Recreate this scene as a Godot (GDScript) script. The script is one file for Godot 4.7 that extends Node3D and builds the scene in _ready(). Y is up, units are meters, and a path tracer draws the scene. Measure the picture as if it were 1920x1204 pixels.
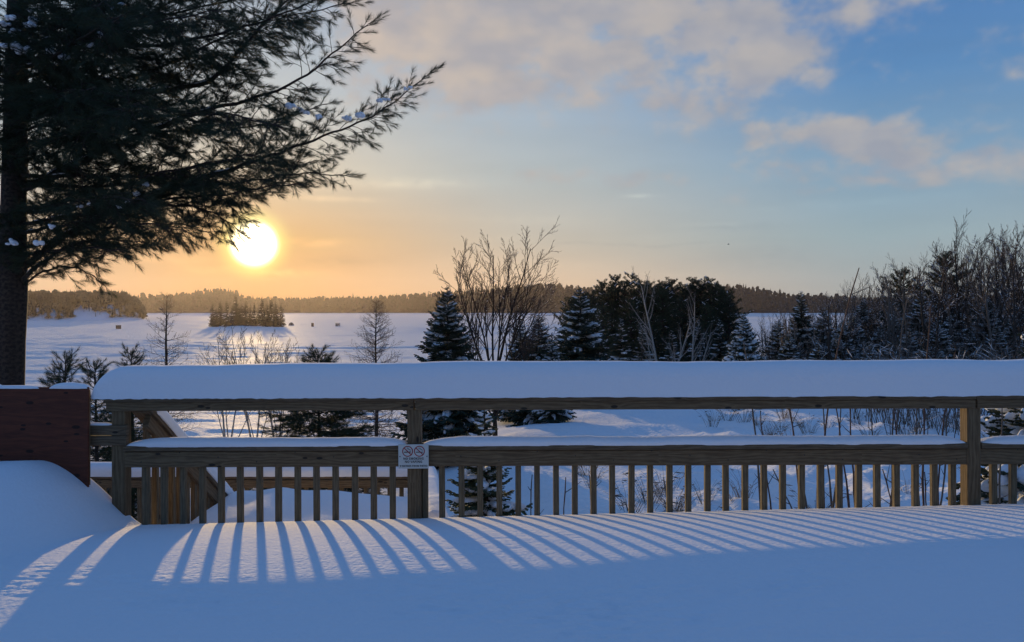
extends Node3D
# A snowed-in lodge deck above a frozen lake at sunset. Deck level is y = 0, the eye stands 1.64 m above it and looks along -z.

const EYE := 1.64
const FOCAL := 1390.0
const SUN_AZ := -19.2
const SUN_EL := 4.58
const LAKE := -10.4

var rng := RandomNumberGenerator.new()
var used := {}
var M := {}
var big := FastNoiseLite.new()
var fine := FastNoiseLite.new()
var ridge := FastNoiseLite.new()


class MB:
	var v := PackedVector3Array()
	var n := PackedVector3Array()
	var t := PackedVector2Array()
	var i := PackedInt32Array()

	func quad(a: Vector3, b: Vector3, c: Vector3, d: Vector3, nn: Vector3, ua := Vector2.ZERO, ub := Vector2.ZERO, uc := Vector2.ZERO, ud := Vector2.ZERO) -> void:
		var k := v.size()
		v.append(a); v.append(b); v.append(c); v.append(d)
		n.append(nn); n.append(nn); n.append(nn); n.append(nn)
		t.append(ua); t.append(ub); t.append(uc); t.append(ud)
		if (b - a).cross(c - a).dot(nn) > 0.0:
			i.append_array(PackedInt32Array([k, k + 2, k + 1, k, k + 3, k + 2]))
		else:
			i.append_array(PackedInt32Array([k, k + 1, k + 2, k, k + 2, k + 3]))

	func tri(a: Vector3, b: Vector3, c: Vector3, nn: Vector3) -> void:
		var k := v.size()
		v.append(a); v.append(b); v.append(c)
		n.append(nn); n.append(nn); n.append(nn)
		t.append(Vector2(a.x, a.y)); t.append(Vector2(b.x, b.y)); t.append(Vector2(c.x, c.y))
		if (b - a).cross(c - a).dot(nn) > 0.0:
			i.append_array(PackedInt32Array([k, k + 2, k + 1]))
		else:
			i.append_array(PackedInt32Array([k, k + 1, k + 2]))

	# a chamfered board from a to b; side is the direction of its width w, h the other way
	func board(a: Vector3, b: Vector3, side: Vector3, w: float, h: float, ch := 0.004, uv0 := Vector2.ZERO) -> void:
		var d := (b - a).normalized()
		var s := (side - d * side.dot(d)).normalized()
		var u := s.cross(d).normalized()
		var L := (b - a).length()
		var c: Array[Vector2] = [Vector2(w / 2 - ch, h / 2), Vector2(-w / 2 + ch, h / 2), Vector2(-w / 2, h / 2 - ch), Vector2(-w / 2, -h / 2 + ch), Vector2(-w / 2 + ch, -h / 2), Vector2(w / 2 - ch, -h / 2), Vector2(w / 2, -h / 2 + ch), Vector2(w / 2, h / 2 - ch)]
		var run := 0.0
		for k in 8:
			var p: Vector2 = c[k]
			var q: Vector2 = c[(k + 1) % 8]
			var e := p.distance_to(q)
			var mid := (p + q) / 2
			var nn := Vector2(q.y - p.y, p.x - q.x).normalized()
			if nn.dot(mid) < 0.0:
				nn = -nn
			var pa := s * p.x + u * p.y
			var qa := s * q.x + u * q.y
			quad(a + pa, a + qa, b + qa, b + pa, s * nn.x + u * nn.y, uv0 + Vector2(0, run), uv0 + Vector2(0, run + e), uv0 + Vector2(L, run + e), uv0 + Vector2(L, run))
			run += e
		for e2 in 2:
			var o := a if e2 == 0 else b
			var nn3 := -d if e2 == 0 else d
			for k in range(1, 7):
				var p0: Vector2 = c[0]
				var p1: Vector2 = c[k]
				var p2: Vector2 = c[k + 1]
				tri(o + s * p0.x + u * p0.y, o + s * p1.x + u * p1.y, o + s * p2.x + u * p2.y, nn3)

	func tube(p: PackedVector3Array, r: PackedFloat32Array, sides: int, cap := false) -> void:
		var base := v.size()
		var m := p.size()
		var ref := Vector3.UP if absf((p[m - 1] - p[0]).normalized().y) < 0.8 else Vector3.RIGHT
		var run := 0.0
		for k in m:
			var d := (p[mini(k + 1, m - 1)] - p[maxi(k - 1, 0)]).normalized()
			var s := d.cross(ref).normalized()
			var u := s.cross(d)
			if k > 0:
				run += p[k].distance_to(p[k - 1])
			for j in sides:
				var a := TAU * j / sides
				var o := s * cos(a) + u * sin(a)
				v.append(p[k] + o * r[k])
				n.append(o)
				t.append(Vector2(run, a / TAU * 0.6))
		for k in m - 1:
			for j in sides:
				var a := base + k * sides + j
				var b := base + k * sides + (j + 1) % sides
				i.append_array(PackedInt32Array([a, b, b + sides, a, b + sides, a + sides]))
		if cap:
			var e := v.size()
			v.append(p[m - 1]); n.append((p[m - 1] - p[m - 2]).normalized()); t.append(Vector2.ZERO)
			for j in sides:
				i.append_array(PackedInt32Array([base + (m - 1) * sides + j, base + (m - 1) * sides + (j + 1) % sides, e]))

	# a needle-clad twig: a thin three-sided spindle
	func spindle(a: Vector3, b: Vector3, r: float) -> void:
		var d := (b - a).normalized()
		var s := d.cross(Vector3.UP if absf(d.y) < 0.9 else Vector3.RIGHT).normalized()
		var u := s.cross(d)
		var mid := a.lerp(b, 0.4)
		var c: Array[Vector3] = []
		for j in 3:
			var an := TAU * j / 3.0 + 0.5
			c.append(mid + (s * cos(an) + u * sin(an)) * r)
		for j in 3:
			var p: Vector3 = c[j]
			var q: Vector3 = c[(j + 1) % 3]
			var nn := ((p + q) / 2 - mid).normalized()
			tri(a, p, q, nn)
			tri(p, b, q, nn)

	# a lumpy rounded clump
	func blob(o: Vector3, x: Vector3, y: Vector3, z: Vector3, noise: FastNoiseLite, amount: float, rows := 6, cols := 9) -> void:
		var base := v.size()
		for k in rows + 1:
			var la := PI * k / rows
			for j in cols:
				var lo := TAU * j / cols
				var dd := Vector3(sin(la) * cos(lo), cos(la), sin(la) * sin(lo))
				var p := x * dd.x + y * dd.y + z * dd.z
				var f := 1.0 + amount * noise.get_noise_3dv((o + p) * 9.0 / maxf(x.length(), 0.02) * 0.12)
				v.append(o + p * f)
				n.append((x * dd.x / x.length_squared() + y * dd.y / y.length_squared() + z * dd.z / z.length_squared()).normalized())
				t.append(Vector2(lo, la))
		for k in rows:
			for j in cols:
				var a := base + k * cols + j
				var b := base + k * cols + (j + 1) % cols
				var fa := v[a + cols] - v[a]
				if fa.cross(v[b + cols] - v[a]).dot(n[a] + n[b + cols]) > 0.0:
					i.append_array(PackedInt32Array([a, b + cols, a + cols, a, b, b + cols]))
				else:
					i.append_array(PackedInt32Array([a, a + cols, b + cols, a, b + cols, b]))

	func mesh() -> ArrayMesh:
		var arr := []
		arr.resize(Mesh.ARRAY_MAX)
		arr[Mesh.ARRAY_VERTEX] = v
		arr[Mesh.ARRAY_NORMAL] = n
		arr[Mesh.ARRAY_TEX_UV] = t
		arr[Mesh.ARRAY_INDEX] = i
		var m := ArrayMesh.new()
		m.add_surface_from_arrays(Mesh.PRIMITIVE_TRIANGLES, arr)
		return m


# ---------- naming and grouping ----------
func numbered(called: String) -> String:
	var k: int = used.get(called, 0)
	used[called] = k + 1
	return called if k == 0 else "%s_%03d" % [called, k]

func tag(o: Node3D, label: String, category: String, group := "") -> Node3D:
	o.set_meta("label", label)
	o.set_meta("category", category)
	if group != "":
		o.set_meta("group", group)
	return o

func obj(called: String, m: Mesh, mat: Material, parent: Node3D = self, at := Vector3.ZERO) -> MeshInstance3D:
	var o := MeshInstance3D.new()
	o.name = numbered(called) if parent == self else called
	o.mesh = m
	o.material_override = mat
	o.position = at
	parent.add_child(o, true)
	return o

func thing(called: String, label: String, category: String, at: Vector3, group := "") -> Node3D:
	var o := Node3D.new()
	o.name = numbered(called)
	o.position = at
	add_child(o, true)
	tag(o, label, category, group)
	return o

func struct(called: String, m: Mesh, mat: Material, at := Vector3.ZERO) -> MeshInstance3D:
	var o := obj(called, m, mat, self, at)
	o.set_meta("kind", "structure")
	return o

func many(called: String, m: Mesh, mat: Material, where: Array[Transform3D], parent: Node3D) -> MultiMeshInstance3D:
	var mm := MultiMesh.new()
	mm.transform_format = MultiMesh.TRANSFORM_3D
	mm.mesh = m
	mm.instance_count = where.size()
	for k in where.size():
		mm.set_instance_transform(k, where[k])
	var o := MultiMeshInstance3D.new()
	o.name = numbered(called) if parent == self else called
	o.multimesh = mm
	o.material_override = mat
	parent.add_child(o, true)
	o.set_meta("kind", "stuff")
	return o

func copy(src: Node3D, called: String, label: String, at: Vector3, turn: float, s: Vector3, group := "") -> Node3D:
	var o: Node3D = src.duplicate()
	o.name = numbered(called)
	add_child(o, true)
	o.position = at
	o.rotation = Vector3(0, turn, 0)
	o.scale = s
	o.set_meta("label", label)
	if group != "":
		o.set_meta("group", group)
	elif o.has_meta("group"):
		o.remove_meta("group")
	return o

# where a bearing (as columns and rows of a 1920 x 1204 plan seen from the deck) meets a distance
func at(px: float, py: float, dist: float) -> Vector3:
	return Vector3((px - 960.0) / FOCAL * dist, EYE + (575.0 - py) / FOCAL * dist, -dist)

func curve(p: Array, x: float) -> float:
	if x <= p[0][0]:
		return p[0][1]
	for k in range(1, p.size()):
		if x <= p[k][0]:
			var f: float = (x - p[k - 1][0]) / (p[k][0] - p[k - 1][0])
			return lerpf(p[k - 1][1], p[k][1], f)
	return p[p.size() - 1][1]

func lin(r: float, g: float, b: float) -> Color:
	return Color(r, g, b).linear_to_srgb()


# ---------- sky ----------
const SKY_S := [0.0, 20.0, 45.0, 100.0, 180.0]
const SKY_E := [0.0, 5.0, 10.0, 16.0, 24.0, 45.0, 90.0]
var sky_table := [
	[Vector3(.60, .27, .10), Vector3(.67, .39, .16), Vector3(.66, .58, .45), Vector3(.50, .54, .56), Vector3(.36, .44, .56), Vector3(.13, .23, .43), Vector3(.052, .142, .36)],
	[Vector3(.76, .52, .33), Vector3(.54, .49, .41), Vector3(.44, .49, .50), Vector3(.35, .45, .56), Vector3(.22, .36, .55), Vector3(.095, .21, .43), Vector3(.052, .142, .36)],
	[Vector3(.40, .40, .38), Vector3(.32, .42, .46), Vector3(.22, .36, .50), Vector3(.11, .255, .485), Vector3(.072, .19, .455), Vector3(.066, .170, .41), Vector3(.052, .142, .36)],
	[Vector3(.29, .30, .34), Vector3(.25, .31, .40), Vector3(.17, .28, .46), Vector3(.11, .23, .46), Vector3(.08, .195, .44), Vector3(.065, .163, .39), Vector3(.052, .142, .36)],
	[Vector3(.27, .27, .33), Vector3(.23, .28, .38), Vector3(.16, .25, .42), Vector3(.105, .21, .43), Vector3(.08, .18, .42), Vector3(.06, .158, .38), Vector3(.052, .142, .36)]]
# cloud banks: bearing, height, half width, half height (degrees), thickness
var banks := [[-7.4, 21.2, 7.5, 4.0, .75], [-2.5, 20.3, 9.0, 4.8, .95], [2.0, 22.5, 9.0, 3.5, .9], [10.5, 21.5, 6.0, 2.5, .8], [-5.5, 17.5, 4.5, 2.4, .7], [-.5, 16.8, 5.6, 2.3, .7], [5.8, 18.4, 7.5, 3.2, .85], [18.7, 18.3, 4.9, 3.6, .95], [14.9, 19.9, 5.0, 3.0, .8], [12.6, 15.1, 4.2, 1.8, .6],
	[26.1, 19.8, 4.9, 2.0, .5], [23.3, 11.7, 4.6, 2.0, .75], [26.7, 10.8, 4.6, 1.8, .75], [31.7, 9.3, 5.5, 1.2, .6], [19.1, 12.3, 2.6, 1.1, .45], [-10.6, 15.6, 3.0, 2.0, .4], [28.0, 8.6, 9.0, .8, .4], [7.8, 9.9, 11.0, .8, .3],
	[-14, 27, 12, 5, .8], [14, 29, 14, 5, .8], [40, 15, 8, 2, .5], [-48, 12, 9, 2, .5], [60, 22, 14, 4, .6], [-70, 20, 14, 4, .6], [100, 18, 16, 4, .6], [-115, 16, 16, 3, .6], [150, 20, 18, 4, .6], [-160, 24, 18, 4, .6]]
# streaks: the same, then brightness against the air behind
var streaks := [[9.9, 8.35, 1.3, .13, 1.22], [16.8, 5.95, 2.7, .34, .93], [15.5, 6.15, 2.3, .14, 1.10], [9.0, 4.75, 9.0, .12, .93], [18.7, 3.5, 4.3, 1.0, .93], [-8.2, 9.3, 4.5, .42, 1.2], [-13.7, 8.1, 2.8, .2, 1.25], [-17.6, 2.5, 2.7, .28, 1.4],
	[-14.9, 4.8, 2.4, .34, 1.22], [-22.6, 2.7, 2.2, .36, 1.2], [-24.7, 3.3, 2.6, .32, 1.2], [-13.0, 3.4, 3.5, .4, .9], [0, 6.8, 8, .4, 1.05], [24, 7.2, 9, .3, 1.05], [-20.5, 1.5, 4, .3, .95], [3, 3.2, 7, .5, 1.04], [-30, 6, 5, .4, 1.1], [12, 2.4, 5, .3, 1.04]]

func sky_color(az: float, el: float, nz: FastNoiseLite) -> Color:
	var s := absf(wrapf(az - SUN_AZ, -180.0, 180.0))
	var a := 0
	while a < 3 and s > SKY_S[a + 1]:
		a += 1
	var b := 0
	while b < 5 and el > SKY_E[b + 1]:
		b += 1
	var fs: float = clampf((s - SKY_S[a]) / (SKY_S[a + 1] - SKY_S[a]), 0, 1)
	var fe: float = clampf((el - SKY_E[b]) / (SKY_E[b + 1] - SKY_E[b]), 0, 1)
	fs = lerpf(fs, fs * fs * (3.0 - 2.0 * fs), 0.5)
	var c0: Vector3 = sky_table[a][b]
	var c1: Vector3 = sky_table[a][b + 1]
	var c2: Vector3 = sky_table[a + 1][b]
	var c3: Vector3 = sky_table[a + 1][b + 1]
	var c := c0.lerp(c1, fe).lerp(c2.lerp(c3, fe), fs)
	# clouds, warmer and brighter towards the sun
	var wx := az + 2.2 * nz.get_noise_2d(az * 3.0 + 40.0, el * 5.0)
	var wy := el + 1.3 * nz.get_noise_2d(az * 3.0 - 70.0, el * 5.0 + 90.0)
	var dens := 0.0
	for k in banks:
		var dx: float = (wx - k[0]) / k[2]
		var dy: float = (wy - k[1]) / k[3]
		var q := dx * dx + dy * dy
		if q < 4.0:
			dens = maxf(dens, k[4] * exp(-q * 1.05))
	var body := 0.0
	if dens > 0.02:
		var puff := 0.65 * nz.get_noise_2d(az * 6.0, el * 10.0) + 0.34 * nz.get_noise_2d(az * 16.0 + 30.0, el * 26.0) + 0.16 * nz.get_noise_2d(az * 42.0, el * 66.0 + 15.0)
		body = smoothstep(0.08, 0.66, dens * (1.0 + 0.2 * puff) + 0.34 * puff)
		var shade := 0.45 + 0.9 * nz.get_noise_2d(az * 5.0 + 7.0, el * 9.0 - 22.0) + 0.5 * puff
		var warm := exp(-s / 28.0)
		var pale := Vector3(.42, .42, .43).lerp(Vector3(.66, .52, .41), warm)
		var dull := Vector3(.31, .34, .41).lerp(Vector3(.48, .42, .40), warm)
		var cc := dull.lerp(pale, clampf(shade, 0, 1))
		c = c.lerp(cc, 0.88 * body * clampf(1.25 - s / 200.0, 0.4, 1.0))
	for k in streaks:
		var dx: float = (az - k[0]) / k[2]
		var dy: float = (el - k[1] + 0.25 * k[3] * nz.get_noise_2d(az * 9.0, el * 3.0) + 0.05 * k[2] * nz.get_noise_2d(az * 2.0 + k[1] * 30.0, 0.0)) / k[3]
		var q := dx * dx + dy * dy
		if q < 5.0:
			var m: float = lerpf(1.0, k[4], exp(-q) * clampf(0.8 + 0.7 * nz.get_noise_2d(az * 16.0 + k[0] * 9.0, el * 40.0), 0, 1.2))
			c *= Vector3(m, 1.0 + (m - 1.0) * 0.9, 1.0 + (m - 1.0) * 0.6)
	# thin uneven veil
	c *= 1.0 + 0.035 * nz.get_noise_2d(az * 2.5, el * 14.0)
	# the sun behind thin haze
	var ca := sin(deg_to_rad(el)) * sin(deg_to_rad(SUN_EL)) + cos(deg_to_rad(el)) * cos(deg_to_rad(SUN_EL)) * cos(deg_to_rad(az - SUN_AZ))
	var th := rad_to_deg(acos(clampf(ca, -1, 1)))
	if th < 30.0:
		var g := 0.16 * exp(-th / 2.6) + 0.06 * exp(-th / 9.0)
		c += Vector3(1.0, .62, .22) * g
		var core := exp(-pow(th / 1.48, 6.0))
		c += Vector3(5.0, 4.2, 3.0) * core + Vector3(.5, .75, .12) * 0.55 * exp(-pow(th / 2.25, 5.0))
	return Color(c.x, c.y, c.z)

func make_sky() -> PanoramaSkyMaterial:
	var nz := FastNoiseLite.new()
	nz.seed = 11
	nz.noise_type = FastNoiseLite.TYPE_SIMPLEX_SMOOTH
	nz.frequency = 0.03
	nz.fractal_octaves = 3
	var W := 4096
	var H := 2048
	var lw := 512
	var lh := 256
	var low := Image.create(lw, lh, false, Image.FORMAT_RGBF)
	for y in lh:
		var el := 90.0 - (y + 0.5) / lh * 180.0
		for x in lw:
			if el > -1.0:
				low.set_pixel(x, y, sky_color(wrapf((x + 0.5) / lw * 360.0, -180, 180), maxf(el, 0.0), nz))
			else:
				low.set_pixel(x, y, Color(.25, .30, .42))
	low.resize(W, H, Image.INTERPOLATE_CUBIC)
	var r0 := int(H * (90.0 - 27.0) / 180.0)
	var r1 := int(H * 0.5) + 3
	for y in range(r0, r1):
		var el := maxf(90.0 - (y + 0.5) / H * 180.0, 0.0)
		for x0 in range(-490, 490):
			low.set_pixel(posmod(x0, W), y, sky_color((x0 + 0.5) / W * 360.0, el, nz))
	var m := PanoramaSkyMaterial.new()
	m.panorama = ImageTexture.create_from_image(low)
	return m


# ---------- materials ----------
func noise_tex(freq: float, normal: bool, strength := 4.0, size := 512, sd := 3, ramp: Gradient = null, kind := FastNoiseLite.TYPE_SIMPLEX_SMOOTH, octaves := 5) -> NoiseTexture2D:
	var t := NoiseTexture2D.new()
	t.width = size
	t.height = size
	t.seamless = true
	var nz := FastNoiseLite.new()
	nz.seed = sd
	nz.noise_type = kind
	nz.frequency = freq
	nz.fractal_octaves = octaves
	t.noise = nz
	t.as_normal_map = normal
	t.bump_strength = strength
	if ramp:
		t.color_ramp = ramp
	return t

func grad(a: Color, b: Color, c: Color) -> Gradient:
	var g := Gradient.new()
	g.offsets = PackedFloat32Array([0.2, 0.5, 0.8])
	g.colors = PackedColorArray([a, b, c])
	return g

func wood_image(light: Color, dark: Color, sd: int, knots: int, ring: float) -> Array:
	var W := 1024
	var H := 256
	var col := Image.create(W, H, false, Image.FORMAT_RGB8)
	var hgt := Image.create(W, H, false, Image.FORMAT_RGB8)
	var nz := FastNoiseLite.new()
	nz.seed = sd
	nz.frequency = 0.02
	nz.fractal_octaves = 3
	var r := RandomNumberGenerator.new()
	r.seed = sd * 31
	var ks := []
	for k in knots:
		ks.append(Vector3(r.randf_range(60, W - 60), r.randf_range(30, H - 30), r.randf_range(5, 10)))
	for y in H:
		for x in W:
			var yy := y + 5.0 * nz.get_noise_2d(x * 0.25, y * 0.4)
			var kn := 0.0
			for k in ks:
				var dx: float = (x - k.x) / 2.2
				var dy: float = y - k.y
				var q: float = (dx * dx + dy * dy) / (k.z * k.z)
				if q < 30.0:
					yy += signf(dy) * k.z * 1.6 * exp(-q * 0.12)
					kn = maxf(kn, 1.0 - smoothstep(0.5, 1.3, q))
			var g := 0.5 + 0.5 * sin(yy * ring + 6.0 * nz.get_noise_2d(x * 0.08 + 300.0, yy * 0.6))
			g = 0.45 * g + 0.55 * (0.5 + 0.8 * nz.get_noise_2d(x * 0.35, yy * 14.0))
			g += 0.25 * nz.get_noise_2d(x * 0.6 + 99.0, y * 1.2 + 55.0)
			g = clampf(g, 0, 1)
			var c := dark.lerp(light, g).lerp(dark * 0.45, kn * 0.85)
			col.set_pixel(x, y, Color(c.r, c.g, c.b))
			hgt.set_pixel(x, y, Color(g, g, g))
	return [ImageTexture.create_from_image(col), ImageTexture.create_from_image(hgt)]

func wood_mat(light: Color, dark: Color, sd: int, knots: int, ring := 0.35) -> StandardMaterial3D:
	var im := wood_image(light, dark, sd, knots, ring)
	var m := StandardMaterial3D.new()
	m.albedo_texture = im[0]
	m.roughness = 0.85
	m.uv1_scale = Vector3(0.75, 3.2, 1)
	m.heightmap_enabled = true
	m.heightmap_texture = im[1]
	m.heightmap_scale = 0.12
	return m

func plain(c: Color, rough := 0.9, vary := 0.0, scale := 1.0) -> StandardMaterial3D:
	var m := StandardMaterial3D.new()
	m.albedo_color = c
	m.roughness = rough
	if vary > 0.0:
		m.albedo_texture = noise_tex(0.02, false, 1.0, 256, 9, grad(Color(1, 1, 1) * (1.0 - vary), Color(1, 1, 1) * (1.0 - vary * 0.4), Color.WHITE))
		m.uv1_triplanar = true
		m.uv1_world_triplanar = true
		m.uv1_scale = Vector3.ONE * scale
	return m

func snow_mat(scale: float, strength: float, sd: int, bump := 0.6, rough := 0.85, spec := 0.25) -> StandardMaterial3D:
	var m := StandardMaterial3D.new()
	m.albedo_color = Color(.945, .952, .965)
	m.roughness = rough
	m.metallic_specular = spec
	m.uv1_triplanar = true
	m.uv1_world_triplanar = true
	m.uv1_scale = Vector3.ONE * scale
	m.normal_enabled = true
	m.normal_texture = noise_tex(0.045, true, strength, 512, sd)
	m.normal_scale = bump
	return m

func make_materials() -> void:
	M.rail = wood_mat(Color(.47, .40, .31), Color(.30, .24, .17), 4, 5)
	M.rail2 = wood_mat(Color(.50, .42, .31), Color(.33, .26, .175), 21, 7)
	M.picket = wood_mat(Color(.50, .44, .34), Color(.33, .28, .205), 8, 3)
	M.ply = wood_mat(Color(.43, .225, .145), Color(.31, .155, .10), 14, 9, 0.12)
	M.snow = snow_mat(1.3, 5.0, 5, 0.4)
	M.snow_far = snow_mat(0.25, 5.0, 6, 0.6)
	M.snow_lake = snow_mat(0.06, 10.0, 7, 1.0, 0.66, 1.0)
	M.snow_lake.uv1_scale = Vector3(0.035, 1.0, 0.14)
	M.snow_lake.rim_enabled = true
	M.snow_lake.rim = 1.0
	M.snow_lake.rim_tint = 0.0
	M.clump = plain(Color(.94, .95, .965), 0.7)
	M.bark = plain(lin(.060, .045, .035), 0.95, 0.55, 3.0)
	M.twig = plain(lin(.075, .052, .042), 0.9)
	M.grey_twig = plain(lin(.13, .105, .085), 0.9)
	M.birch = plain(lin(.46, .42, .37), 0.8, 0.4, 4.0)
	M.dogwood = plain(lin(.12, .06, .04), 0.8)
	M.straw = plain(lin(.15, .10, .055), 0.9)
	M.pine = plain(lin(.020, .036, .014), 0.75)
	M.pine2 = plain(lin(.026, .046, .016), 0.75)
	M.spruce = plain(lin(.024, .044, .026), 0.75)
	M.spruce2 = plain(lin(.032, .048, .026), 0.75)
	M.young = plain(lin(.055, .075, .030), 0.75)
	M.far = plain(lin(.022, .030, .020), 0.9)
	M.far2 = plain(lin(.042, .040, .035), 0.9)
	M.slope = plain(lin(.055, .052, .045), 1.0, 0.5, 0.02)
	M.rock = plain(lin(.17, .155, .145), 0.9, 0.5, 0.1)
	M.dark_paint = plain(lin(.035, .035, .04), 0.7)
	M.hut_grey = plain(lin(.36, .38, .38), 0.6)
	M.hut_teal = plain(lin(.12, .15, .17), 0.7)
	M.hut_trim = plain(lin(.62, .62, .60), 0.6)
	M.sign = plain(Color(.80, .80, .77), 0.35)
	M.sign_red = plain(Color(.60, .12, .10), 0.5)
	M.sign_black = plain(Color(.07, .07, .07), 0.5)
	M.steel = plain(Color(.25, .24, .23), 0.45)
	M.steel.metallic = 0.8
	M.bird = plain(lin(.03, .03, .03), 0.8)


# ---------- ground, lake, hills ----------
const G_LEFT := [[0, -2.1], [10, -2.2], [20, -3.0], [30, -4.0], [45, -8.0], [62, -10.9], [400, -12.5]]
const G_MID := [[0, -1.95], [13, -1.95], [28, -2.4], [34, -3.0], [50, -4.6], [72, -6.6], [110, -10.9], [400, -12.5]]
const G_RIGHT := [[0, -1.9], [13, -1.9], [30, -2.0], [60, -2.3], [120, -4.5], [260, -11.0], [400, -12.5]]

func ground(x: float, z: float) -> float:
	var d := -z
	var t := x / maxf(d, 7.0)
	var wl := smoothstep(0.02, -0.22, t)
	var wr := smoothstep(0.22, 0.46, t)
	var y: float = lerpf(lerpf(curve(G_MID, d), curve(G_LEFT, d), wl), curve(G_RIGHT, d), wr)
	var k := 1.0 - smoothstep(50.0, 90.0, d) * 0.6
	y += k * (0.30 * big.get_noise_2d(x * 1.2, z * 1.2) + 0.07 * big.get_noise_2d(x * 6.0, z * 6.0))
	var rough := smoothstep(0.12, 0.30, t) * (1.0 - smoothstep(40.0, 60.0, d)) * smoothstep(6.0, 9.0, d)
	if rough > 0.0:
		y += rough * (0.22 * ridge.get_noise_2d(x * 9.0, z * 9.0) + 0.08 * big.get_noise_2d(x * 18.0, z * 18.0))
	# a low drift that runs across the lawn in front of the weedy bank
	var line := d - (15.5 - 2.2 * x)
	if x > 0.0 and x < 7.0 and d < 24.0:
		y += 0.35 * exp(-line * line / 5.0) * smoothstep(0.0, 1.5, x) * smoothstep(7.0, 4.5, x)
	return y

func sheet(xs: Callable, zs: PackedFloat32Array, cols: int, height: Callable) -> ArrayMesh:
	var mb := MB.new()
	var rows := zs.size()
	for r in rows:
		var z := zs[r]
		for c in cols:
			var x: float = xs.call(z, c / float(cols - 1))
			mb.v.append(Vector3(x, height.call(x, z), z))
	mb.n.resize(mb.v.size())
	mb.t.resize(mb.v.size())
	for r in rows:
		for c in cols:
			var k := r * cols + c
			var a := mb.v[r * cols + maxi(c - 1, 0)]
			var b := mb.v[r * cols + mini(c + 1, cols - 1)]
			var e := mb.v[maxi(r - 1, 0) * cols + c]
			var f := mb.v[mini(r + 1, rows - 1) * cols + c]
			var nn := (f - e).cross(b - a).normalized()
			mb.n[k] = nn if nn.y > 0.0 else -nn
			mb.t[k] = Vector2(mb.v[k].x, mb.v[k].z)
	var flip := (mb.v[cols] - mb.v[0]).cross(mb.v[1] - mb.v[0]).y > 0.0
	for r in rows - 1:
		for c in cols - 1:
			var a := r * cols + c
			if flip:
				mb.i.append_array(PackedInt32Array([a, a + 1, a + cols, a + 1, a + cols + 1, a + cols]))
			else:
				mb.i.append_array(PackedInt32Array([a, a + cols, a + 1, a + 1, a + cols, a + cols + 1]))
	return mb.mesh()

func lake_height(x: float, z: float) -> float:
	var d := -z
	var h := 0.34 * ridge.get_noise_2d(x * 0.7, z * 4.0) + 0.16 * ridge.get_noise_2d(x * 2.6 + 500.0, z * 13.0)
	h += 0.55 * ridge.get_noise_2d(x * 0.22 + 90.0, z * 1.1 + x * 0.05)
	h *= smoothstep(-0.3, 0.4, big.get_noise_2d(x * 0.03, z * 0.06)) * 0.8 + 0.35
	# a packed snowmobile trail from the huts towards the shore
	for k in [[-70.0, 300.0, 0.30], [-20.0, 210.0, -0.12], [40.0, 395.0, 0.05]]:
		var q: float = d - k[1] - (x - k[0]) * k[2] - 9.0 * big.get_noise_2d(x * 0.12, k[1])
		if absf(q) < 8.0:
			h += -0.22 * exp(-q * q / 3.0) + 0.16 * exp(-(q - 3.0) * (q - 3.0) / 2.0)
	return LAKE + h * smoothstep(1600.0, 900.0, d)

func build_land() -> void:
	var zs := PackedFloat32Array([150.0, 60.0, 20.0, 6.0, 1.0])
	for k in 190:
		zs.append(-2.0 - 2.0 * (exp(k / 189.0 * 4.9) - 1.0))
	struct("snow_ground", sheet(func(z: float, u: float) -> float: return (u * 2.0 - 1.0) * maxf(1.25 * absf(z), 16.0), zs, 200, ground), M.snow_far)
	zs = PackedFloat32Array()
	for k in 520:
		zs.append(-38.0 * exp(k / 519.0 * log(1700.0 / 38.0)))
	struct("lake", sheet(func(z: float, u: float) -> float: return (u * 2.0 - 1.0) * maxf(1.15 * -z, 60.0), zs, 260, lake_height), M.snow_lake)

# crest of the tree tops on the far shore, as bearing columns and rows
const CREST := [[-500, 548], [-200, 545], [60, 545], [250, 553], [320, 551], [360, 545], [395, 539], [420, 539], [445, 546], [475, 556], [560, 557], [640, 555], [700, 553], [780, 549], [850, 545], [920, 537], [980, 530], [1040, 529], [1090, 536], [1200, 545], [1330, 532], [1390, 532], [1440, 541], [1490, 551], [1560, 553], [1700, 556], [1900, 550], [2500, 548]]

func hill_point(u: float, f: float) -> Vector3:
	# u: bearing column, f: 0 at the shore, 1 on the crest
	var shore := 1390.0 + 60.0 * big.get_noise_1d(u * 0.35)
	var d := shore + f * 170.0
	var top: float = EYE + (575.0 - curve(CREST, u)) / FOCAL * (shore + 170.0) - 13.0
	var y := lerpf(LAKE - 0.5, top, pow(clampf(f, 0, 1), 0.8)) - maxf(f - 1.0, 0.0) * 30.0
	return Vector3((u - 960.0) / FOCAL * d, y, -d)

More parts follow.
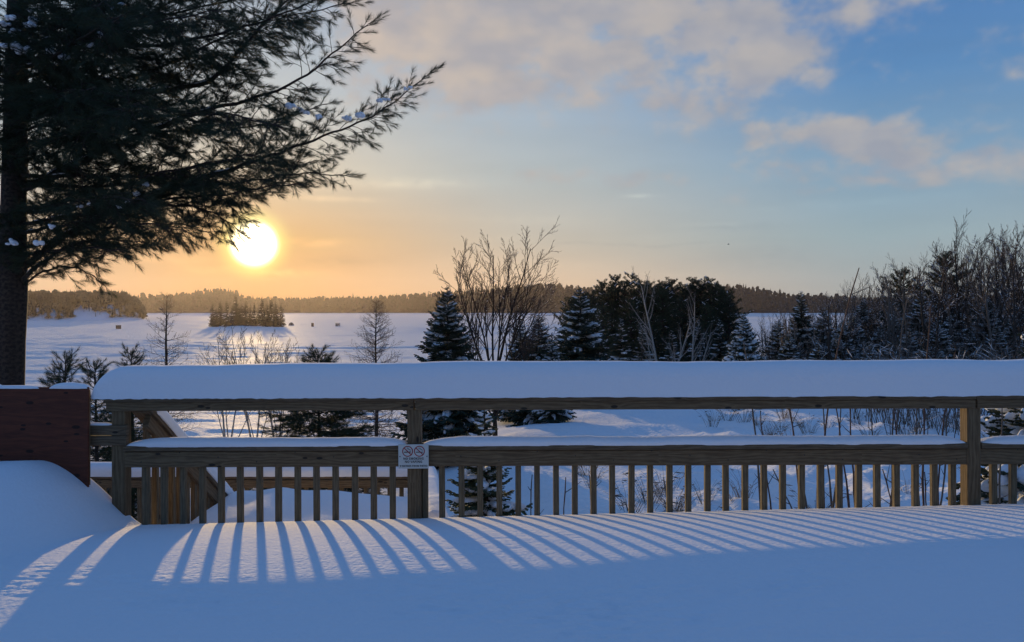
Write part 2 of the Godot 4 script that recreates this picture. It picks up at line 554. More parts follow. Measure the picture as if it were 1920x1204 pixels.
func build_hills() -> void:
	var mb := MB.new()
	var cols := 260
	var fs := [0.0, 0.12, 0.3, 0.5, 0.7, 0.85, 1.0, 1.3]
	for f in fs:
		for c in cols:
			mb.v.append(hill_point(-450.0 + c * 2900.0 / (cols - 1), f))
	mb.n.resize(mb.v.size())
	mb.n.fill(Vector3(0, 0.6, 0.8))
	mb.t.resize(mb.v.size())
	for r in fs.size() - 1:
		for c in cols - 1:
			var a := r * cols + c
			mb.i.append_array(PackedInt32Array([a, a + cols, a + 1, a + 1, a + cols, a + cols + 1]))
	struct("hills", mb.mesh(), M.slope)
	# the woods on them read as one mass
	rng.seed = 77
	var root := Node3D.new()
	root.name = numbered("far_forest")
	add_child(root, true)
	root.set_meta("kind", "stuff")
	tag(root, "hazy dark forest covering the hills along the far lake shore", "forest")
	for kind in 4:
		var w: Array[Transform3D] = []
		for k in 2300:
			var u := rng.randf_range(-420, 2400)
			var f := pow(rng.randf(), 0.75) * 1.06
			var p := hill_point(u, f)
			var s := rng.randf_range(0.6, 1.2) * (14.0 if kind < 3 else 12.0)
			if rng.randf() < 0.05:
				s *= 1.35
			var wd := rng.randf_range(0.8, 1.3)
			w.append(Transform3D(Basis(Vector3.UP, rng.randf() * TAU).scaled(Vector3(s * wd, s, s * wd)), p - Vector3(0, 1.0, 0)))
		many("canopy", far_tree([1, 3, 2, 3][kind] if kind else 1), M.far2 if kind == 3 else M.far, w, root)
	# the headland at the left
	var hb := sheet(func(z: float, u: float) -> float: return lerpf(-660.0, -250.0, u), lin_space(-560.0, -860.0, 60), 90, headland)
	struct("headland_terrain", hb, M.snow_far)
	var hw: Array[Transform3D] = []
	var hw2: Array[Transform3D] = []
	for k in 5200:
		var x := rng.randf_range(-620.0, -290.0)
		var z := rng.randf_range(-850.0, -585.0)
		var y := headland(x, z)
		if y < LAKE + 0.5:
			continue
		var t := x / -z
		var bare := smoothstep(-0.60, -0.585, t) * smoothstep(-0.515, -0.525, t) * smoothstep(LAKE + 10.0, LAKE + 6.0, y)
		if rng.randf() < bare * 0.8:
			continue
		var s := rng.randf_range(8.0, 14.0)
		var wd := rng.randf_range(0.8, 1.2)
		var tr := Transform3D(Basis(Vector3.UP, rng.randf() * TAU).scaled(Vector3(s * wd, s, s * wd)), Vector3(x, y - 0.6, z))
		if rng.randf() < 0.5:
			hw.append(tr)
		else:
			hw2.append(tr)
	var hr := Node3D.new()
	hr.name = numbered("headland_forest")
	add_child(hr, true)
	hr.set_meta("kind", "stuff")
	tag(hr, "dark pine wood crowding the rocky headland behind the big pine trunk", "forest")
	many("canopy", far_tree(1), M.far, hw, hr)
	many("canopy", far_tree(3), M.far, hw2, hr)

func lin_space(a: float, b: float, k: int) -> PackedFloat32Array:
	var o := PackedFloat32Array()
	for j in k:
		o.append(lerpf(a, b, j / float(k - 1)))
	return o

func headland(x: float, z: float) -> float:
	# the tip lies at bearing column 262; the shore there is 660 m away
	var tip := smoothstep(-0.492, -0.530, x / -z + 0.006 * big.get_noise_2d(z * 0.3, 5.0))
	var front := smoothstep(-600.0 - (x + 600.0) * 0.16 + 12.0 * big.get_noise_1d(x * 0.3), -645.0 - (x + 600.0) * 0.16, z)
	var back := smoothstep(-850.0, -760.0, z)
	var crag := 4.0 * absf(big.get_noise_2d(x * 0.7, z * 0.7)) * front
	return LAKE - 1.5 + (13.0 * pow(front, 0.8) + 4.0 * smoothstep(-620.0, -760.0, z)) * pow(tip, 0.6) * back + crag * tip * back

func far_tree(kind: int) -> ArrayMesh:
	# one unit tall
	var mb := MB.new()
	var r := RandomNumberGenerator.new()
	r.seed = 400 + kind
	if kind == 3:
		for k in 7:
			var a := r.randf() * TAU
			var q := r.randf_range(0.0, 0.17)
			mb.blob(Vector3(cos(a) * q, r.randf_range(0.45, 0.85), sin(a) * q), Vector3(0.13, 0, 0), Vector3(0, 0.15, 0), Vector3(0, 0, 0.13), fine, 0.9, 4, 6)
		mb.tube(PackedVector3Array([Vector3.ZERO, Vector3(0, 0.7, 0)]), PackedFloat32Array([0.02, 0.01]), 3)
		return mb.mesh()
	var tiers := 8
	for k in tiers:
		var f := k / float(tiers - 1)
		var y := lerpf(0.16, 0.86, f)
		var rad := lerpf(0.22, 0.035, pow(f, 0.9 if kind != 1 else 1.8)) * r.randf_range(0.55, 1.4)
		var pts := 8
		var apex := Vector3(r.randf_range(-.02, .02), y + 0.10, r.randf_range(-.02, .02))
		for j in pts:
			var a := TAU * (j + r.randf() * 0.5) / pts
			var e := Vector3(cos(a), 0, sin(a))
			var s := Vector3(-sin(a), 0, cos(a)) * rad * 0.45
			var q := rad * r.randf_range(0.6, 1.25)
			var tip := Vector3(0, y - r.randf_range(-.02, .05), 0) + e * q
			mb.tri(apex, tip + s, tip - s, (e + Vector3(0, 0.6, 0)).normalized())
			mb.tri(tip + s, tip - s, apex - Vector3(0, 0.14, 0), Vector3.DOWN)
	mb.tube(PackedVector3Array([Vector3.ZERO, Vector3(0, 1.0, 0)]), PackedFloat32Array([0.022, 0.004]), 3)
	return mb.mesh()


# ---------- the deck ----------
func deck_snow(x: float, z: float) -> float:
	var d := z + 4.9
	var s0 := lerpf(0.192, 0.325, (x + 2.6) / 5.5)
	var dd := maxf(d, 0.0)
	var y := s0 + 0.28 * (1.0 - exp(-dd / 1.1))
	y += 0.016 * big.get_noise_2d(x * 3.0, z * 3.0) * smoothstep(0.0, 0.5, dd)
	# the drift heaped against the plywood
	var mx := smoothstep(-2.44, -3.05, x + 0.05 * d)
	y += 0.44 * pow(mx, 0.7) * (1.0 - smoothstep(0.0, 1.7, maxf(d - 0.25, 0.0)))
	# hollow behind each post and wind crust
	var crust := smoothstep(-0.1, 0.5, big.get_noise_2d(x * 5.0 + 80.0, z * 8.0)) * smoothstep(0.4, 1.4, dd) * 0.8 + 0.2
	y += crust * (lerpf(0.0045, 0.011, smoothstep(1.1, 2.0, dd)) * ridge.get_noise_2d(x * 80.0 + z * 25.0, z * 330.0) + 0.003 * fine.get_noise_2d(x * 60.0, z * 130.0))
	y += 0.0006 * fine.get_noise_2d(x * 500.0, z * 700.0)
	if d < 0.0:
		y -= 14.0 * d * d
	return y

func build_deck() -> void:
	var zs := PackedFloat32Array([3.0, 1.5, 0.5, -0.5, -1.2, -1.8])
	var z := -2.2
	while z > -5.045:
		zs.append(z)
		z -= 0.0125
	struct("deck_snow_ground", sheet(func(_z: float, u: float) -> float: return lerpf(-5.0, 5.0, u), zs, 620, deck_snow), M.snow)
	var dk := thing("deck_platform", "wooden deck platform buried under the smooth snow in front of the railing", "deck", Vector3(0, 0, -5.0))
	for k in 21:
		var mb := MB.new()
		mb.board(Vector3(-5, -0.02, 0.07 + k * 0.4), Vector3(5, -0.02, 0.07 + k * 0.4), Vector3.BACK, 0.39, 0.04, 0.004, Vector2(k * 0.37, k * 0.21))
		obj("plank", mb.mesh(), M.rail2, dk)
	var fb := MB.new()
	fb.board(Vector3(-5, -0.17, 0.03), Vector3(5, -0.17, 0.03), Vector3.UP, 0.25, 0.04)
	obj("fascia", fb.mesh(), M.rail2, dk)
	for x in [-4.6, -2.3, 0.0, 2.3, 4.6]:
		var sb := MB.new()
		sb.board(Vector3(x, -0.05, 0.2), Vector3(x, -2.7, 0.2), Vector3.RIGHT, 0.14, 0.14)
		obj("support_post", sb.mesh(), M.rail, dk)

func bar(parent: Node3D, called: String, a: Vector3, b: Vector3, side: Vector3, w: float, h: float, mat: Material, ch := 0.005) -> MeshInstance3D:
	var mb := MB.new()
	mb.board(a, b, side, w, h, ch, Vector2(rng.randf() * 3.0, rng.randf() * 3.0))
	return obj(called, mb.mesh(), mat, parent)

# a long pillow of snow from a to b; w wide, h high, with rounded ends
func snow_bar(a: Vector3, b: Vector3, w: float, h: float, lumps := 0.06, steps := 80, ends := Vector2(0.12, 0.12), sd := 0.0, back := 0.0, flat := 3.2, sag := 0.0) -> ArrayMesh:
	var mb := MB.new()
	var d := (b - a)
	var L := d.length()
	d = d.normalized()
	var s := Vector3.UP.cross(d).normalized()
	if s.dot(Vector3.BACK) < 0.0:
		s = -s
	var ring := 17
	for k in steps + 1:
		# finer steps towards both ends
		var f := k / float(steps)
		f = 0.5 - 0.5 * cos(PI * f) if steps < 60 else lerpf(f, 0.5 - 0.5 * cos(PI * f), 0.6)
		var q := f * L
		var e := 1.0
		if q < ends.x:
			e = sqrt(maxf(1.0 - pow(1.0 - q / ends.x, 2.0), 0.0))
		if L - q < ends.y:
			e = minf(e, sqrt(maxf(1.0 - pow(1.0 - (L - q) / ends.y, 2.0), 0.0)))
		e = maxf(e, 0.02)
		var hh := h * (1.0 - sag * exp(-q / 0.9)) * (1.0 + lumps * (big.get_noise_2d(q * 9.0 + sd, sd) + 0.5 * big.get_noise_2d(q * 30.0 + sd, sd + 9.0))) * e
		var ww := w * (1.0 + lumps * 0.7 * big.get_noise_2d(q * 12.0 + sd + 60.0, sd)) * lerpf(0.7, 1.0, e)
		var o := a + d * q
		for j in ring:
			# a squared-off half oval, from the back foot over the top to the front foot
			var an := PI * j / (ring - 1.0)
			var cx := -signf(cos(an)) * pow(absf(cos(an)), 2.0 / flat)
			var cy := pow(maxf(sin(an), 0.0), 2.0 / flat)
			var bulge := 1.0 + 0.10 * sin(cy * PI) 
			var g := 1.0 + lumps * 0.25 * fine.get_noise_3d(q * 60.0 + sd, cx * 9.0, cy * 9.0)
			mb.v.append(o + s * (cx * ww / 2 * bulge * g + back * cy) + Vector3.UP * (cy * hh * g - 0.006 - pow(1.0 - cy, 4.0) * minf(h, 0.2) * 0.03 * maxf(0.0, 0.3 + 0.6 * big.get_noise_2d(q * 11.0 + sd, cx * 3.0) + 0.9 * fine.get_noise_2d(q * 190.0, sd))))
			mb.n.append((s * cx * absf(cx) + Vector3.UP * (cy * cy + 0.05)).normalized())
			mb.t.append(Vector2(q, j * 0.05))
	for k in steps:
		for j in ring - 1:
			var p := k * ring + j
			mb.i.append_array(PackedInt32Array([p, p + ring, p + 1, p + 1, p + ring, p + ring + 1]))
		# underside
		var q0 := k * ring
		mb.i.append_array(PackedInt32Array([q0, q0 + ring - 1, q0 + ring, q0 + ring, q0 + ring - 1, q0 + 2 * ring - 1]))
	# true normals
	var nn := PackedVector3Array()
	nn.resize(mb.v.size())
	for k in steps + 1:
		for j in ring:
			var p0 := mb.v[k * ring + maxi(j - 1, 0)]
			var p1 := mb.v[k * ring + mini(j + 1, ring - 1)]
			var r0 := mb.v[maxi(k - 1, 0) * ring + j]
			var r1 := mb.v[mini(k + 1, steps) * ring + j]
			var c := (p1 - p0).cross(r1 - r0).normalized()
			nn[k * ring + j] = c if c.dot(mb.n[k * ring + j]) > 0.0 else -c
	mb.n = nn
	var p := ring / 2
	if (mb.v[p + ring] - mb.v[p]).cross(mb.v[p + 1] - mb.v[p]).dot(mb.n[p]) > 0.0:
		mb.i.reverse()
	return mb.mesh()

func build_railing() -> void:
	rng.seed = 5
	var Z := 4.9
	var r := thing("deck_railing", "weathered wooden deck railing with square balusters across the whole view", "railing", Vector3(0, 0, -Z))
	r.rotation.z = 0.0034
	var px := func(p: float) -> float: return (p - 960.0) / FOCAL * 4.87
	var posts: Array[float] = [px.call(224), px.call(777.5), px.call(1825.5), px.call(2560)]
	for x in posts:
		bar(r, "post", Vector3(x, 0.0, 0), Vector3(x, 0.964, 0), Vector3.RIGHT, 0.089, 0.089, M.rail2, 0.006)
	# top rail: flat cap boards over an edge board
	var cuts: Array[float] = [-2.66, posts[1], posts[2], posts[3]]
	for k in 3:
		bar(r, "cap_board", Vector3(cuts[k] + 0.002, 1.042, 0), Vector3(cuts[k + 1] - 0.002, 1.042, 0), Vector3.BACK, 0.140, 0.038, M.rail, 0.006)
		bar(r, "top_rail", Vector3(cuts[k] + 0.012, 0.994, 0.022), Vector3(cuts[k + 1] - 0.002, 0.994, 0.022), Vector3.UP, 0.058, 0.075, M.rail2, 0.004)
	# middle rails
	for k in 3:
		var a := posts[k] + (0.046 if k > 0 else 0.036)
		var b := posts[k + 1] - 0.046
		bar(r, "mid_rail_cap", Vector3(a, 0.718, 0.0), Vector3(b, 0.718, 0.0), Vector3.BACK, 0.104, 0.036, M.rail, 0.004)
		bar(r, "mid_rail", Vector3(a, 0.6445, 0.018 if k > 0 else 0.024), Vector3(b, 0.6445, 0.018 if k > 0 else 0.024), Vector3.UP, 0.103, 0.036, M.rail2, 0.004)
		bar(r, "bottom_rail", Vector3(a, 0.10, 0.028), Vector3(b, 0.10, 0.028), Vector3.UP, 0.089, 0.036, M.rail2, 0.004)
		bar(r, "lower_batten", Vector3(a, 0.052, -0.03), Vector3(b, 0.052, -0.03), Vector3.UP, 0.02, 0.03, M.rail2, 0.004)
	# balusters: a few shared shapes
	var shapes: Array[ArrayMesh] = []
	for k in 8:
		var mb := MB.new()
		mb.board(Vector3(0, 0.02, 0), Vector3(0, 0.69, 0), Vector3.RIGHT, 0.038, 0.038, 0.004, Vector2(k * 0.77, k * 0.31))
		shapes.append(mb.mesh())
	var cols: Array[float] = []
	for k in 14:
		cols.append(267.0 + 36.0 * k)
	cols.append(797.0)
	for k in 27:
		cols.append(829.0 + 35.75 * k)
	cols.append(1793.0)
	for k in 18:
		cols.append(1871.0 + 36.2 * k)
	for k in cols.size():
		var b := obj("baluster", shapes[k % 8], M.picket, r, Vector3(px.call(cols[k]) + rng.randf_range(-.002, .002), 0, -0.014 + rng.randf_range(-.002, .002)))
		b.rotation = Vector3(rng.randf_range(-.003, .003), rng.randf_range(-.03, .03), rng.randf_range(-.004, .004))
	# nail heads on the middle rail
	var nail := CylinderMesh.new()
	nail.top_radius = 0.004
	nail.bottom_radius = 0.004
	nail.height = 0.004
	nail.radial_segments = 8
	nail.rings = 1
	for k in cols.size():
		if k % 2 == 0 and absf(px.call(cols[k]) - posts[1]) > 0.14:
			var nl := obj("nail", nail, M.steel, r, Vector3(px.call(cols[k]), 0.63 + 0.03 * (k % 3), 0.037 if cols[k] > 790.0 else 0.043))
			nl.rotation.x = PI / 2
	# snow on the rails
	var lift := 0.0034
	var cap := obj("rail_snow", snow_bar(Vector3(-2.735, 1.058 - 0.008, -Z + 0.01), Vector3(posts[3], 1.061 + lift * posts[3], -Z + 0.01), 0.205, 0.222, 0.035, 260, Vector2(0.22, 0.05), 3.0, -0.005, 5.5, 0.12), M.snow)
	tag(cap, "deep rounded loaf of snow lying along the whole top rail", "snow", "snow on the deck railing")
	var spans := [[posts[0] + 0.04, posts[1] - 0.05, "thin snow strip on the middle rail between corner post and sign"], [posts[1] + 0.05, posts[2] - 0.05, "long thin snow strip on the middle rail right of the sign"], [posts[2] + 0.05, posts[3] - 0.06, "snow strip on the middle rail beyond the thick end post"]]
	for k in 3:
		var s: Array = spans[k]
		var o := obj("mid_rail_snow", snow_bar(Vector3(s[0], 0.735 + lift * s[0], -Z), Vector3(s[1], 0.735 + lift * s[1], -Z), 0.105, 0.050, 0.16, 160, Vector2(0.30, 0.22), 20.0 * k, 0.0, 3.0), M.snow)
		tag(o, s[2], "snow", "snow on the deck railing")
	# barrier boards between the corner post and the plywood
	var g := thing("barrier_board", "short two-board barrier closing the gap between plywood and corner post", "barrier", Vector3(-2.7, 0, -4.86))
	bar(g, "plank", Vector3(-0.12, 0.832, 0), Vector3(0.178, 0.832, 0), Vector3.UP, 0.066, 0.036, M.rail)
	bar(g, "plank", Vector3(-0.12, 0.763, 0), Vector3(0.178, 0.763, 0), Vector3.UP, 0.066, 0.036, M.rail)
	var gs := obj("barrier_snow", snow_bar(Vector3(-2.80, 0.864, -4.87), Vector3(-2.615, 0.864, -4.87), 0.05, 0.022, 0.2, 24, Vector2(0.06, 0.06), 7.0), M.snow)
	tag(gs, "little ridge of snow on the short barrier beside the plywood", "snow")
	# plywood screen
	var p := thing("plywood_screen", "reddish brown plywood screen standing at the left behind a snowdrift", "screen", Vector3(-3.5, 0, -4.80))
	bar(p, "sheet", Vector3(-0.85, 0.56, 0.01), Vector3(0.763, 0.56, 0.01), Vector3.UP, 1.12, 0.018, M.ply, 0.002)
	for x in [-0.6, 0.1, 0.73]:
		bar(p, "stud", Vector3(x, 0, -0.022), Vector3(x, 1.10, -0.022), Vector3.RIGHT, 0.038, 0.040, M.rail2)
	for k in 3:
		var a: float = [-4.2, -3.42, -2.98][k]
		var b: float = [-3.30, -3.05, -2.74][k]
		var o := obj("plywood_snow", snow_bar(Vector3(a, 1.118, -4.80), Vector3(b, 1.118, -4.80), 0.075, [0.035, 0.018, 0.040][k], 0.3, 40, Vector2(0.12, 0.12), 40.0 + k * 9.0), M.snow)
		tag(o, ["lump of snow on the plywood top beside the pine trunk", "thin scrap of snow in the middle of the plywood top", "small hump of snow on the plywood's free upper corner"][k], "snow", "snow on the plywood screen")

func text_part(parent: Node3D, called: String, words: String, width: float, at_: Vector3, mat: Material) -> void:
	var f := SystemFont.new()
	f.font_names = PackedStringArray(["Droid Sans"])
	f.font_weight = 700
	var tm := TextMesh.new()
	tm.text = words
	tm.font = f
	tm.font_size = 64
	tm.pixel_size = 0.001
	tm.depth = 0.002
	tm.curve_step = 2.0
	var w := tm.get_aabb().size.x
	var k := width / maxf(w, 0.001)
	var o := obj(called, tm, mat, parent, at_)
	o.scale = Vector3(k, k, 0.4)

func build_sign() -> void:
	var x := (775.0 - 960.0) / FOCAL * 4.83
	var s := thing("patio_sign", "small white sign with two red prohibition circles screwed to the railing post", "sign", Vector3(x, 0.662, -4.838))
	s.rotation.z = 0.008
	bar(s, "plate", Vector3(-0.0985, 0, 0), Vector3(0.0985, 0, 0), Vector3.UP, 0.158, 0.004, M.sign, 0.001)
	text_part(s, "lettering", "NO SMOKING", 0.132, Vector3(0, -0.014, 0.0028), M.sign_black)
	text_part(s, "lettering", "NO VAPING", 0.112, Vector3(0, -0.0345, 0.0028), M.sign_black)
	text_part(s, "lettering", "9 METRES FROM PATIO", 0.178, Vector3(0.001, -0.062, 0.0028), M.sign_black)
	for c in 2:
		var cx := -0.038 + 0.077 * c
		var ring := TorusMesh.new()
		ring.inner_radius = 0.0295
		ring.outer_radius = 0.0355
		ring.rings = 40
		ring.ring_segments = 6
		var o := obj("prohibition_circle", ring, M.sign_red, s, Vector3(cx, 0.034, 0.0025))
		o.rotation.x = PI / 2
		o.scale = Vector3(1, 0.3, 1)
		bar(s, "slash", Vector3(cx - 0.0225, 0.0555, 0.0042), Vector3(cx + 0.0225, 0.0125, 0.0042), Vector3(1, 1, 0), 0.0055, 0.0012, M.sign_red, 0.0002)
		bar(s, "cigarette", Vector3(cx - 0.023, 0.028, 0.003), Vector3(cx + 0.023, 0.030 - 0.002 * c, 0.003), Vector3.UP, 0.0055 - 0.001 * c, 0.0014, M.sign_black, 0.0002)
		for k in 2:
			var sm := MB.new()
			var o0 := Vector3(cx + 0.0 + 0.009 * k, 0.060 - 0.004 * k, 0.003)
			sm.tube(PackedVector3Array([o0, o0 + Vector3(-0.004, -0.006, 0), o0 + Vector3(0.004, -0.011, 0), o0 + Vector3(0.010, -0.013, 0), o0 + Vector3(0.012, -0.019, 0)]), PackedFloat32Array([0.0011, 0.0013, 0.0013, 0.0013, 0.0011]), 5)
			obj("smoke_curl", sm.mesh(), M.sign_black, s)
		var scr := CylinderMesh.new()
		scr.top_radius = 0.0036
		scr.bottom_radius = 0.0036
		scr.height = 0.003
		scr.radial_segments = 12
		var so := obj("screw", scr, M.sign_black, s, Vector3(-0.088 + 0.176 * c, 0.0, 0.003))
		so.rotation.x = PI / 2

func build_stairs() -> void:
	rng.seed = 9
	# the stair rail that runs down from the corner post
	var st := thing("stair_railing", "sloping wooden stair rail running down behind the corner post", "railing", Vector3(-2.47, -1.1, -5.9))
	var a := Vector3(0, 2.055, 0.95)
	var b := Vector3(0, 0.76, -0.90)
	bar(st, "handrail", a, b, Vector3.RIGHT, 0.14, 0.038, M.rail)
	bar(st, "side_board", a + Vector3(0.03, -0.075, 0), b + Vector3(0.03, -0.075, 0), Vector3.UP, 0.089, 0.038, M.rail2)
	bar(st, "lower_board", a + Vector3(0.03, -0.90, 0), b + Vector3(0.03, -0.90, 0), Vector3.UP, 0.089, 0.038, M.rail2)
	for k in 15:
		var p := a.lerp(b, (k + 0.5) / 15.0)
		bar(st, "baluster", p + Vector3(0, -0.03, 0), p + Vector3(0, -1.02, 0), Vector3.RIGHT, 0.038, 0.038, M.picket)
	bar(st, "post", Vector3(0, 0.0, -0.95), Vector3(0, 0.80, -0.95), Vector3.RIGHT, 0.089, 0.089, M.rail2)
	var o := obj("stair_rail_snow", snow_bar(Vector3(-2.47, 0.935, -5.0), Vector3(-2.47, -0.34, -6.83), 0.16, 0.12, 0.10, 80, Vector2(0.1, 0.16), 66.0), M.snow)
	tag(o, "snow sliding along the sloping stair rail", "snow")
	var fl := thing("deck_stairs", "wooden stairs under snow beside the sloping rail, mostly hidden by plywood", "stairs", Vector3(-3.05, -1.1, -5.9))
	for k in 6:
		bar(fl, "tread", Vector3(-0.5, 0.92 - 0.18 * k, 0.75 - 0.3 * k), Vector3(0.5, 0.92 - 0.18 * k, 0.75 - 0.3 * k), Vector3.BACK, 0.28, 0.038, M.rail)
	for x in [-0.53, 0.53]:
		bar(fl, "stringer", Vector3(x, 0.98, 0.93), Vector3(x, -0.1, -0.9), Vector3.UP, 0.24, 0.038, M.rail2)
	# the lower landing and its rail
	var ld := thing("lower_landing", "lower wooden landing on posts beyond the deck railing", "deck", Vector3(-3.2, -1.1, -6.1))
	for k in 9:
		bar(ld, "plank", Vector3(-2.4, -0.02, 1.05 - k * 0.25), Vector3(2.44, -0.02, 1.05 - k * 0.25), Vector3.BACK, 0.24, 0.038, M.rail2)
	bar(ld, "fascia", Vector3(-2.4, -0.15, -1.05), Vector3(2.44, -0.15, -1.05), Vector3.UP, 0.22, 0.04, M.rail2)
	for x in [-2.3, 0.0, 2.3]:
		for z in [-1.0, 0.9]:
			bar(ld, "support_post", Vector3(x, -0.04, z), Vector3(x, -1.8, z), Vector3.RIGHT, 0.12, 0.12, M.rail)
	var lr := thing("landing_railing", "low dark railing of the lower landing seen between the balusters", "railing", Vector3(-3.2, -1.1, -7.0))
	for x in [-2.3, -0.1, 2.38]:
		bar(lr, "post", Vector3(x, 0, 0), Vector3(x, 1.12, 0), Vector3.RIGHT, 0.089, 0.089, M.rail2)
	bar(lr, "top_rail", Vector3(-2.4, 1.142, 0), Vector3(2.44, 1.142, 0), Vector3.BACK, 0.14, 0.038, M.rail)
	bar(lr, "face_board", Vector3(-2.4, 1.083, 0.06), Vector3(2.44, 1.083, 0.06), Vector3.UP, 0.075, 0.036, M.rail2)
	bar(lr, "bottom_rail", Vector3(-2.4, 0.12, 0.06), Vector3(2.44, 0.12, 0.06), Vector3.UP, 0.089, 0.036, M.rail2)
	for k in 43:
		bar(lr, "baluster", Vector3(-2.32 + k * 0.112, 0.06, 0.02), Vector3(-2.32 + k * 0.112, 1.12, 0.02), Vector3.RIGHT, 0.038, 0.038, M.picket)
	o = obj("landing_rail_snow", snow_bar(Vector3(-5.6, 0.06, -7.0), Vector3(-0.74, 0.06, -7.0), 0.18, 0.115, 0.10, 140, Vector2(0.1, 0.1), 81.0), M.snow)
	tag(o, "snow band on the landing railing below the deck", "snow")
	# the end rail that comes back to the deck
	var er := thing("landing_end_railing", "short railing joining the landing to the deck right of the sign post", "railing", Vector3(-0.64, -1.1, -6.0))
	var ea := Vector3(-0.15, 1.142, -0.93)
	var eb := Vector3(0.13, 1.20, 0.93)
	bar(er, "top_rail", ea, eb, Vector3.RIGHT, 0.10, 0.038, M.rail)
	for k in 14:
		var p := ea.lerp(eb, (k + 0.5) / 14.0)
		bar(er, "baluster", p + Vector3(0, -0.02, 0), p + Vector3(0, -1.08, 0), Vector3.RIGHT, 0.038, 0.038, M.picket)
	o = obj("end_rail_snow", snow_bar(Vector3(-0.79, 0.058, -6.95), Vector3(-0.51, 0.116, -5.06), 0.15, 0.12, 0.12, 80, Vector2(0.1, 0.1), 93.0), M.snow)
	tag(o, "snow on the short railing just right of the sign post", "snow")
	# snow on the landing with its long bank
	var f := func(x: float, z: float) -> float:
		var y := -0.86 + 0.05 * big.get_noise_2d(x * 5.0, z * 5.0)
		var k := smoothstep(-2.60, -2.36, x) * smoothstep(-0.72, -0.80, x) * smoothstep(-5.08, -5.5, z) * smoothstep(-6.78, -6.35, z)
		y += 0.90 * pow(k, 0.5) * (1.0 + 0.012 * big.get_noise_2d(x * 8.0, 3.0)) + 0.03 * exp(-pow((x + 1.98) / 0.13, 2.0)) * k
		return y
	struct("landing_snow_ground", sheet(func(_z: float, u: float) -> float: return lerpf(-5.6, -0.76, u), lin_space(-5.0, -6.97, 60), 150, f), M.snow)
	# the next flight below
	var sf := thing("lower_stair_railing", "snowy sloping rail of the lower stair flight left of the corner post", "railing", Vector3(-5.0, -2.2, -9.0))
	bar(sf, "handrail", Vector3(0.30, 1.78, 0), Vector3(-0.6, 1.16, 0), Vector3.BACK, 0.14, 0.038, M.rail)
	for k in 8:
		var q := Vector3(0.26, 1.74, 0).lerp(Vector3(-0.56, 1.17, 0), k / 7.0)
		bar(sf, "baluster", q, Vector3(q.x, q.y - 1.3, 0), Vector3.RIGHT, 0.05, 0.038, M.picket)
	o = obj("lower_stair_snow", snow_bar(Vector3(-4.68, -0.40, -9.0), Vector3(-5.6, -1.03, -9.0), 0.2, 0.14, 0.1, 40, Vector2(0.1, 0.1), 31.0), M.snow)
	tag(o, "snow on the sloping rail of the lower stair flight", "snow")


# ---------- trees ----------
var frond_shapes: Array[ArrayMesh] = []
var pad_shapes: Array[ArrayMesh] = []
var tuft_shapes: Array[ArrayMesh] = []
var clump_shapes: Array[ArrayMesh] = []

func make_foliage_shapes() -> void:
	rng.seed = 31
	for k in 3:
		var mb := MB.new()
		# a spruce branch of unit length along +x
		var p := Vector3.ZERO
		for j in 9:
			var t := j / 9.0
			var q := Vector3(t + 0.11, -0.10 * sin(t * PI) + 0.10 * t * t, 0.02 * rng.randf_range(-1, 1))
			mb.spindle(p, q + (q - p) * 0.5, 0.036)
			for s in [-1, 1]:
				var L: float = (0.46 * (1.0 - t) + 0.10) * rng.randf_range(0.7, 1.1)
				var d := Vector3(rng.randf_range(0.55, 0.85), rng.randf_range(-0.22, 0.02), s * 0.8).normalized()
				var e := q + d * L
				mb.spindle(q, e, 0.032)
				for h in 3:
					var o := q.lerp(e, 0.25 + 0.22 * h)
					for s2 in [-1, 1]:
						var d2 := (d + Vector3(0.3, rng.randf_range(-0.25, 0.15), s2 * 0.75)).normalized()
						mb.spindle(o, o + d2 * L * rng.randf_range(0.25, 0.42), 0.026)
			p = q
		frond_shapes.append(mb.mesh())
	for k in 4:
		var mb := MB.new()
		for j in 4:
			var x := 0.28 + 0.2 * j + rng.randf_range(-.05, .05)
			var zz := rng.randf_range(-0.16, 0.16) * (1.1 - x)
			mb.blob(Vector3(x, 0.045 - 0.04 * x, zz), Vector3(0.17, -0.02, 0.0), Vector3(0, 0.055, 0), Vector3(0, 0, rng.randf_range(0.09, 0.17) * (1.25 - x)), fine, 0.8, 5, 8)
		pad_shapes.append(mb.mesh())
	for k in 4:
		# a shoot of white-pine needles along +x, about 0.2 m
		var mb := MB.new()
		mb.spindle(Vector3(-0.02, 0, 0), Vector3(0.11, 0, 0), 0.004)
		for j in 46:
			var f := rng.randf()
			var o := Vector3(0.02 + 0.085 * f, 0, 0)
			var an := rng.randf() * TAU
			var tilt := lerpf(0.85, 0.25, f) * rng.randf_range(0.7, 1.25)
			var d := Vector3(cos(tilt), sin(tilt) * cos(an), sin(tilt) * sin(an))
			d = (d + Vector3(0, -0.12, 0)).normalized()
			var L := rng.randf_range(0.075, 0.115)
			var s := d.cross(Vector3(sin(an * 3.1), cos(an * 2.3), 0.4).normalized()).normalized() * 0.0017
			mb.tri(o + s, o - s, o + d * L, s.cross(d).normalized())
		tuft_shapes.append(mb.mesh())
	for k in 3:
		# a cluster of pine shoots, about a unit across, for trees farther off
		var mb := MB.new()
		for j in 30:
			var d := Vector3(rng.randf_range(-0.6, 1.0), rng.randf_range(-0.28, 0.42), rng.randf_range(-0.8, 0.8))
			var o := d * 0.28
			for h in 4:
				var e := (d.normalized() * 0.8 + Vector3(rng.randf_range(-.6, .6), rng.randf_range(-.35, .6), rng.randf_range(-.6, .6))).normalized()
				mb.spindle(o, o + e * rng.randf_range(0.22, 0.42), 0.020)
		clump_shapes.append(mb.mesh())

